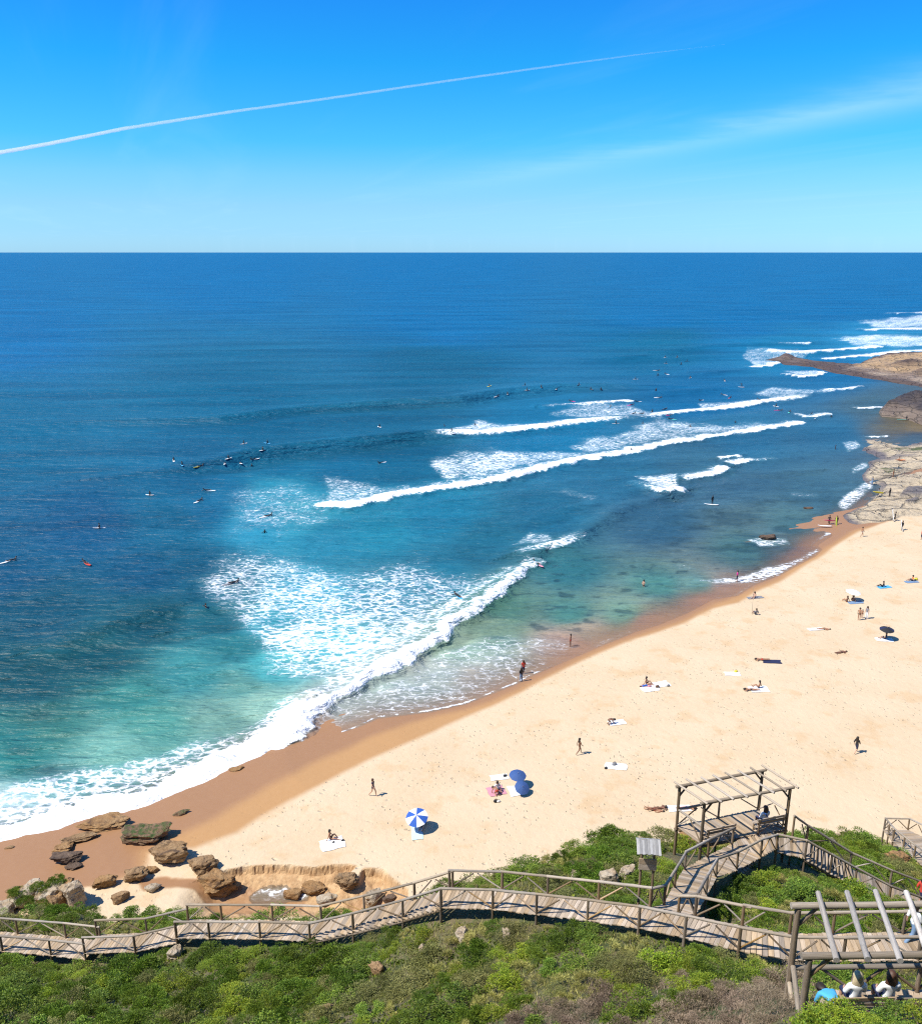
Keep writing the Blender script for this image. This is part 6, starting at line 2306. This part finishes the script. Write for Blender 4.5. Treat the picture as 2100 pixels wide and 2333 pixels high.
T(1403, 1747, -.2, 2.0, 1.1, 'white', 'rumpled white towel alone between the walker and the pergola')
bag(hit(1399, 1744), CM['grey'], 'grey bundle on the rumpled white towel', .4)
bag(hit(1380, 1752), CM['black'], 'black shoe bag left of the rumpled white towel', .26)
person(hit(1466, 1842), 1.25, 'supine', 'bikini', 'red', 'person in red lying on the sand left of the far pergola, farther of the pair', 0, 'dark', .4, 'people on the beach')
person(hit(1476, 1848), -1.35, 'prone', 'trunks', 'brown', 'person lying face down left of the far pergola, nearer of the pair', 2, 'dark', .1, 'people on the beach')
T(1547, 1843, .05, 1.9, .9, 'white', 'white towel seen through the far pergola posts')
person(hit(1540, 1845), -1.5, 'prone', 'trunks', 'purple', 'sunbather lying face down on the towel behind the far pergola', 0, 'dark', .3, 'people on the beach')

T(1720, 1362, .1, 2.2, .9, 'grey', 'grey towel near the water with one person sitting on it')
person(hit(1718, 1362), 2.4, 'sit', 'bikini', 'white', 'person sitting on a grey towel near the waterline', 1, 'dark', .4, 'people on the beach')
g = hit(1722, 1401)
person(g, .3, 'sit', 'shirt', 'grey', 'angler in grey sitting on the sand under a tall fishing rod', 0, 'dark', .1, 'people on the beach')
rod = empty('fishing_rod', (g.x - .45, g.y + .3, g.z), 0, 'long thin fishing rod standing upright beside the angler', 'fishing rod')
for a, b, r_, nm in (((0, 0, -.2), (0, .1, 1.4), .022, 'handle'), ((0, .1, 1.4), (.02, .5, 3.9), .012, 'tip')):
    o = log(nm, None, a, b, r_, LOGS_TOP)
    o.parent = rod
T(1857, 1434, .1, 1.9, .8, 'white', 'white towel with a person reclining on it above the dark sunbathers')
person(hit(1860, 1434), 1.5, 'supine', 'bikini', 'black', 'person reclining on the white towel in the upper right of the beach', 0, 'dark', .3, 'people on the beach')
parasol(hit(1942, 1369), [CM['white']], 'white beach umbrella over a group near the upper right of the beach', .95, 1.55, (.1, .1))
person(hit(1929, 1372), .5, 'sit', 'bikini', 'orange', 'person in orange sitting at the left side of the white umbrella', 0, 'brown', .4, 'people on the beach')
person(hit(1943, 1371), -.4, 'sit', 'trunks', 'brown', 'person sitting in the shade under the white umbrella', 2, 'dark', .2, 'people on the beach')
T(1948, 1373, .1, 2.0, 1.0, 'denim', 'blue towel in the shade of the white umbrella')
parasol(hit(2017, 1458), [CM['black'], CM['black'], CM['black'], CM['navy']], 'black beach umbrella over a shaded towel at the right of the beach', .85, 1.6, (.12, 0))
T(2014, 1458, -.2, 2.0, 1.1, 'white', 'white towel under the black umbrella')
person(hit(2017, 1457), 1.2, 'sit', 'shirt', 'navy', 'person sitting in the shade of the black umbrella', 0, 'dark', .3, 'people on the beach')
T(2014, 1338, .2, 1.9, .9, 'sky', 'light blue towel with a dark figure on it near the right edge')
person(hit(2011, 1338), 1.0, 'sit', 'wetsuit', 'black', 'person in black sitting on the light blue towel near the right edge', 0, 'dark', .2, 'people on the beach')
T(2076, 1326, .1, 1.9, .9, 'denim', 'blue towel at the far right under a reclining person')
person(hit(2078, 1324), 1.5, 'sit', 'shirt', 'orange', 'person sitting on the blue towel at the far right', 0, 'dark', .2, 'people on the beach')
bag(hit(2086, 1322), CM['yellow'], 'yellow bag beside the blue towel at the far right', .5)
T(1758, 1508, -.15, 2.0, 1.0, 'navy', 'dark towel under a sunbather in the middle of the right beach')
person(hit(1753, 1505), 1.5, 'prone', 'trunks', 'red', 'sunbather lying face down on the dark towel', 0, 'dark', .2, 'people on the beach')
person(hit(1902, 1490), 1.9, 'supine', 'bikini', 'black', 'sunbather lying straight on the sand below the black umbrella', 2, 'dark', .3, 'people on the beach')
T(1668, 1536, -.1, 1.7, .9, 'white', 'empty white towel with a yellow bundle on it')
bag(hit(1676, 1532), CM['yellow'], 'yellow bundle on the empty white towel', .35)
T(1728, 1571, .05, 2.0, 1.4, 'white', 'white towel shared by two sunbathers in the centre of the right beach')
person(hit(1729, 1568), 1.0, 'sit', 'bikini', 'black', 'sunbather sitting up on the shared white towel', 0, 'dark', .4, 'people on the beach')
person(hit(1730, 1574), 1.5, 'prone', 'bikini', 'black', 'sunbather lying on the near side of the shared white towel', 0, 'dark', .3, 'people on the beach')


# ------------------------------------------------------------------ on the rock shelf
_dg = bpy.context.evaluated_depsgraph_get()


def ground_hit(u, v):
    d = Vector(ray(u, v)).normalized()
    ok, loc, nrm, idx, ob, mt = scene.ray_cast(_dg, Vector((0, 0, CAMZ)), d)
    return loc if ok else Vector(onz(u, v, .2))


def rockp(u, v):
    p = ground_hit(u, v)
    return p


bpy.context.view_layer.update()
_dg = bpy.context.evaluated_depsgraph_get()
GR = 'people on the rock shelf'
p = rockp(2038, 1187)
person(p, 1.2, 'carry', 'wetsuit', 'black', 'surfer in a black wetsuit standing on the rock shelf with a white board', 1, 'dark', .1, GR)
surfboard(p + Vector((-.45, -.05, 1.0)), (math.radians(80), .5, 1.2), 'white', 'white surfboard held upright by the surfer on the rock shelf', 2.2)
p = rockp(2054, 1208)
person(p, 1.9, 'carry', 'wetsuit', 'black', 'surfer half hidden behind a white board at the bottom of the rock shelf', 1, 'dark', .1, GR)
surfboard(p + Vector((-.3, -.35, .85)), (math.radians(70), .75, .9), 'white', 'white surfboard leaning across the surfer at the bottom of the rock shelf', 2.1)
p = rockp(2000, 1132)
person(p, 1.3, 'carry', 'wetsuit', 'grey', 'surfer carrying a board across the wet rocks left of another person', 0, 'dark', .1, GR)
surfboard(p + Vector((-.1, -.3, .95)), (.15, .9, 1.5), 'yellow', 'pale yellow surfboard under the arm of the surfer on the wet rocks', 2.0)
person(rockp(2026, 1131), .5, 'stand', 'wetsuit', 'black', 'person in black standing right of the surfer on the wet rocks', 0, 'dark', .1, GR)
person(rockp(1986, 1104), 2.0, 'stand', 'jeans', 'grey', 'person standing at the seaward end of the long crack in the rocks', 0, 'dark', .2, GR)
person(rockp(2034, 1087), .6, 'stand', 'trunks', 'orange', 'person in orange trunks standing on the long crack in the rocks', 0, 'dark', .1, GR)
p = rockp(2048, 1049)
person(p, 1.5, 'sit', 'bikini', 'red', 'person sitting on an orange towel on the upper rock shelf', 0, 'dark', .4, GR)
bm = bmesh.new()
bmesh.ops.create_grid(bm, x_segments=6, y_segments=6, size=.5)
for v_ in bm.verts:
    v_.co = Vector((v_.co.x * 1.8, v_.co.y * .9, .05 + .02 * math.sin(v_.co.x * 9)))
me = bpy.data.meshes.new('towel')
bm.to_mesh(me)
bm.free()
me.materials.append(CM['orange'])
o = link('towel', me)
o.location = p + Vector((.5, 0, .1))
tag(o, 'orange towel on the upper rock shelf', 'towel', 'towels on the sand')
p = Vector(onz(1902, 1029, -.35))
person(p, 1.2, 'stand', 'wetsuit', 'black', 'lone person in black wading off the tip of the rock shelf', 0, 'dark', .1, GR)
p = Vector(onz(2064, 960, -.2))
person(p, -1.4, 'carry', 'wetsuit', 'black', 'wader with a turquoise board beside the dark rock point', 0, 'dark', .1, GR)
surfboard(p + Vector((-1.2, .1, .5)), (0, .2, 1.45), 'teal', 'turquoise surfboard beside the dark rock point', 2.6)
p = Vector(onz(1888, 1195, -.25))
person(p, 2.6, 'carry', 'wetsuit', 'black', 'surfer wading in with a pink board', 0, 'dark', .1, GR)
surfboard(p + Vector((0, -.3, .85)), (0, .6, 1.5), 'pink', 'pink surfboard held by the wading surfer', 2.0)
p = Vector(onz(1905, 1196, -.2))
person(p, 2.6, 'carry', 'wetsuit', 'black', 'surfer wading in with a lime green board', 0, 'dark', .1, GR)
surfboard(p + Vector((-.2, -.35, .75)), (math.radians(70), .5, .6), 'lime', 'lime green surfboard held upright by the wading surfer', 2.0)
surfboard(Vector(onz(1880, 1198, .12)), (0, 0, 1.4), 'white', 'white surfboard floating in the foam at the wading surfers', 2.3)


# ------------------------------------------------------------------ surfers on the water
def sea_at(u, v):
    q = ground_hit(u, v)
    return q


CLUST = {
    'A': ('waiting on the left hand swell', 'surfers on the left hand swell'),
    'B': ('in open water left of the turquoise patch', 'surfers in open water on the left'),
    'C': ('in the line up beyond the outermost swell', 'surfers beyond the outer swell'),
    'D': ('in the crowded white water at centre right', 'surfers in the crowded white water'),
    'E': ('offshore of the rock spit', 'surfers offshore of the spit'),
    'F': ('near the big foam patch', 'surfers near the big foam patch'),
}
SURF = [
    (396, 1050, 'S', 'white', 'A'), (415, 1060, 'S', 'sky', 'A'), (450, 1064, 'P', 'yellow', 'A'), (520, 1045, 'S', 'white', 'A'), (556, 1011, 'S', 'white', 'A'), (598, 1026, 'S', 'white', 'A'), (610, 1010, 'S', 'sky', 'A'),
    (512, 1057, 'P', 'white', 'A'), (548, 1056, 'P', 'white', 'A'), (584, 1046, 'P', 'white', 'A'), (574, 1062, 'W', '', 'A'),
    (341, 1128, 'S', 'white', 'B'), (481, 1118, 'P', 'white', 'B'), (449, 1144, 'P', 'white', 'B'), (228, 1203, 'S', 'white', 'B'), (14, 1281, 'P', 'white', 'B'), (200, 1286, 'P', 'red', 'B'), (602, 1178, 'P', 'white', 'B'),
    (520, 1331, 'P', 'grey', 'F'), (469, 1384, 'W', '', 'F'), (1050, 1364, 'P', 'sky', 'F'), (1229, 1288, 'P', 'rose', 'F'), (603, 1214, 'W', '', 'F'),
    (865, 973, 'S', 'white', 'C'), (873, 1054, 'P', 'white', 'F'), (1114, 880, 'S', 'yellow', 'C'), (1156, 898, 'S', 'white', 'C'), (1129, 904, 'P', 'white', 'C'), (1201, 889, 'S', 'white', 'C'),
    (1267, 887, 'P', 'white', 'C'), (1195, 878, 'S', 'grey', 'C'), (1318, 877, 'S', 'grey', 'C'), (1346, 887, 'S', 'grey', 'C'), (1369, 888, 'S', 'navy', 'C'), (1233, 882, 'S', 'grey', 'C'),
    (1515, 814, 'S', 'white', 'E'), (1564, 823, 'S', 'navy', 'E'), (1542, 814, 'S', 'grey', 'E'), (1551, 830, 'S', 'navy', 'E'), (1493, 844, 'P', 'white', 'E'), (1498, 855, 'S', 'navy', 'E'), (1521, 853, 'P', 'white', 'E'),
    (1447, 864, 'S', 'white', 'E'), (1572, 861, 'S', 'white', 'E'), (1651, 868, 'P', 'white', 'E'), (1494, 890, 'S', 'navy', 'E'), (1652, 900, 'P', 'white', 'E'), (1661, 907, 'P', 'red', 'E'), (1517, 828, 'S', 'grey', 'E'),
    (1456, 915, 'P', 'white', 'D'), (1496, 906, 'P', 'white', 'D'), (1434, 923, 'P', 'pink', 'D'), (1306, 915, 'P', 'pink', 'D'), (1391, 928, 'S', 'sky', 'D'), (1439, 943, 'P', 'navy', 'D'), (1455, 943, 'P', 'grey', 'D'),
    (1486, 939, 'S', 'grey', 'D'), (1511, 933, 'P', 'navy', 'D'), (1519, 946, 'P', 'pink', 'D'), (1534, 956, 'P', 'teal', 'D'), (1402, 965, 'S', 'white', 'D'), (1464, 965, 'W', '', 'D'), (1599, 912, 'P', 'white', 'D'),
    (1768, 926, 'S', 'white', 'D'), (1770, 935, 'P', 'pink', 'D'), (1732, 912, 'P', 'white', 'D'), (1675, 963, 'W', '', 'D'), (1572, 972, 'W', '', 'D'), (1438, 1025, 'W', '', 'D'), (1797, 940, 'P', 'teal', 'D'),
    (1849, 943, 'W', '', 'D'), (1893, 950, 'W', '', 'D'), (1082, 969, 'W', '', 'D'), (1012, 971, 'W', '', 'D'),
]
rs = random.Random(31)
SPECIAL = {(200, 1286): ('surfer lying on a red board in open water on the left', 'red surfboard in open water on the left'),
           (450, 1064): ('surfer paddling a yellow board on the left hand swell', 'yellow surfboard on the left hand swell'),
           (14, 1281): ('surfer paddling at the left edge of the picture', 'white surfboard at the left edge of the picture'),
           (1114, 880): ('surfer sitting on a pale yellow board beyond the outermost swell', 'pale yellow surfboard beyond the outermost swell'),
           (1229, 1288): ('surfer with a rose board right of the nearest breaker tip', 'rose surfboard right of the nearest breaker tip'),
           (1050, 1364): ('surfer lying in the foam behind the nearest breaker', 'pale blue surfboard in the foam behind the nearest breaker'),
           (228, 1203): ('lone surfer sitting on a white board at far left', 'white surfboard of the lone surfer at far left')}
for u, v, k, bc, cl in SURF:
    p = sea_at(u, v)
    where, grp = CLUST[cl]
    rz = rs.uniform(-1.0, 1.0) + rs.choice((1.4, -1.4, 0))
    sp = SPECIAL.get((u, v))
    if k == 'W':
        person((p.x, p.y, p.z - 1.12), rz, 'swim', 'wetsuit', 'black', 'swimmer shoulder deep ' + where, 1, 'dark', .1, grp)
        continue
    surfboard((p.x, p.y, p.z + .04), (rs.uniform(-.05, .08), rs.uniform(-.1, .1), rz), bc, sp[1] if sp else '%s surfboard %s' % ({'sky': 'pale blue', 'navy': 'dark blue'}.get(bc, bc), where), 2.1, grp.replace('surfers', 'surfboards'))
    if k == 'S':
        person((p.x, p.y, p.z + .02), rz, 'board_sit', 'wetsuit', 'black', sp[0] if sp else 'surfer sitting on a %s board %s' % ({'sky': 'pale blue', 'navy': 'dark blue'}.get(bc, bc), where), 1, 'dark', .1, grp)
    else:
        person((p.x, p.y, p.z + .02) if True else p, rz, 'paddle', 'wetsuit', 'black', sp[0] if sp else 'surfer lying on a %s board %s' % ({'sky': 'pale blue', 'navy': 'dark blue'}.get(bc, bc), where), 1, 'dark', .1, grp)
for u, v, bl, lab, bc in ((1029, 988, 2.1, 'surfer riding the breaking shoulder of the second swell', 'white'), (1622, 1150, 2.6, 'standing paddler on a white board off the rocks', 'white'), (1689, 882, 2.1, 'surfer upright on a wave inshore of the spit', 'white')):
    p = sea_at(u, v)
    surfboard((p.x, p.y, p.z + .06), (0, 0, 1.3), bc, 'white board under the ' + lab, bl, 'boards being ridden')
    person((p.x, p.y, p.z + .10), 0.3, 'surf' if bl < 2.4 else 'stand', 'wetsuit', 'black', lab, 1, 'dark', .1, 'riders on their feet')

# ------------------------------------------------------------------ at the pergolas
bdir = Matrix.Rotation(PRZ, 3, 'Z')
wp = Vector((b2p.x - .2, b2p.y + .12, PL_DECK_Z + .03)) + bdir @ Vector((-.28, -.02, .0))
w_ = person(wp, PRZ + .1, 'bench', 'shirt', 'white', 'person in a white top sitting on the platform bench, seen from behind', 0, 'brown', .75, None, 1.06)
o = log('bag_strap', None, (-.15, -.16, 1.08), (.13, -.17, .72), .03)
o.data = o.data.copy()
o.data.materials.clear()
o.data.materials.append(CM['blue'])
o.parent = w_
wb = bag(wp + bdir @ Vector((.05, -.02, .50)), CM['sky'], 'light blue bag at the back of the person on the platform bench', .34)
q1 = Vector(onz(1950, 2292, PG_FLOOR + .6))
for u, hair, col, hl, lab, sc in ((1974, 'blond', 'white', .7, 'left one of two people in white sitting under the near pergola', 1.12),
                                  (2052, 'brown', 'white', .8, 'right one of two people in white sitting under the near pergola', 1.15)):
    p = ony(u, 2240, 19.0)
    person((p[0], q1.y + .16, PG_FLOOR + .03), .05, 'bench', 'shirt', col, lab, 1, hair, hl, None, sc)
p = ony(1902, 2270, 19.35)
person((p[0], p[1], PG_FLOOR + .03), .2, 'bend', 'shirt', 'sky', 'person in bright blue bending forward in the shade of the near pergola', 1, 'dark', .2, None, 1.15)
p = ony(2086, 2080, 26.6)
person((p[0], p[1], MAIN_E[2].z + .03), -1.3, 'walk', 'jeans', 'white', 'walker in a white top and blue trousers on the upper boardwalk at the right edge', 1, 'dark', .3)
p = ony(2094, 2062, 39.2)
person((p[0], p[1], mid(ST_N, ST_F)[4].z + .03), -1.3, 'walk', 'shirt', 'red', 'person in red on the descending stairs at the right edge', 0, 'dark', .3)
# ================================================================== contrail
def contrail():
    ALT = 6000.0
    pts, rad = [], []
    for u, v, r in ((-260, 392, 5.5), (0, 347, 5.0), (120, 325, 4.8), (290, 291, 4.3), (520, 255, 3.6), (750, 223, 3.2), (1050, 179, 3.0), (1300, 144, 2.5), (1450, 124, 1.8), (1560, 111, 1.0), (1660, 99, .35)):
        d = ray(u, v)
        t = ALT / d[2]
        pts.append(Vector((d[0] * t, d[1] * t, CAMZ + ALT)))
        rad.append(.9 * r / FPX * t)
    # resample for a ragged edge
    P, R, F = [], [], []
    n = len(pts)
    for i in range(n - 1):
        for k in range(16):
            f = k / 16
            P.append(pts[i].lerp(pts[i + 1], f))
            R.append(rad[i] + (rad[i + 1] - rad[i]) * f)
            F.append((i + f) / (n - 1))
    co, fade, quads = [], [], []
    S = 12
    rr = random.Random(3)
    for i, p in enumerate(P):
        t = (P[min(i + 1, len(P) - 1)] - P[max(i - 1, 0)]).normalized()
        a = t.cross(Vector((0, 0, 1))).normalized()
        b = a.cross(t)
        for s in range(S):
            an = 2 * math.pi * s / S
            q = p + (a * math.cos(an) + b * math.sin(an)) * R[i] * rr.uniform(.85, 1.15)
            co.append(tuple(q))
            fade.append(1 - F[i])
    caps = [[i for i in range(S)], [(len(P) - 1) * S + S - 1 - i for i in range(S)]]
    for i in range(len(P) - 1):
        for s in range(S):
            quads.append((i * S + s, (i + 1) * S + s, (i + 1) * S + (s + 1) % S, i * S + (s + 1) % S))
    t = NT('ice_cloud')
    fd = t.attr('fade')
    vol = t.n('ShaderNodeVolumeScatter', Color=(.97, .98, 1, 1), Density=.0038, Anisotropy=0.0)
    t.t.links.new(vol.outputs[0], t.out.inputs['Volume'])
    tri = [(c[0], c[k + 1], c[k]) if False else (c[0], c[k], c[k + 1]) for c in caps for k in range(1, S - 1)]
    me = mesh_np('contrail', co, np.array(quads), t.m, tris=np.array(tri))
    bm = bmesh.new()
    bm.from_mesh(me)
    bmesh.ops.recalc_face_normals(bm, faces=bm.faces)
    bm.to_mesh(me)
    bm.free()
    tag(link('contrail', me), 'thin white aircraft trail rising to the right across the blue sky', 'contrail')


contrail()
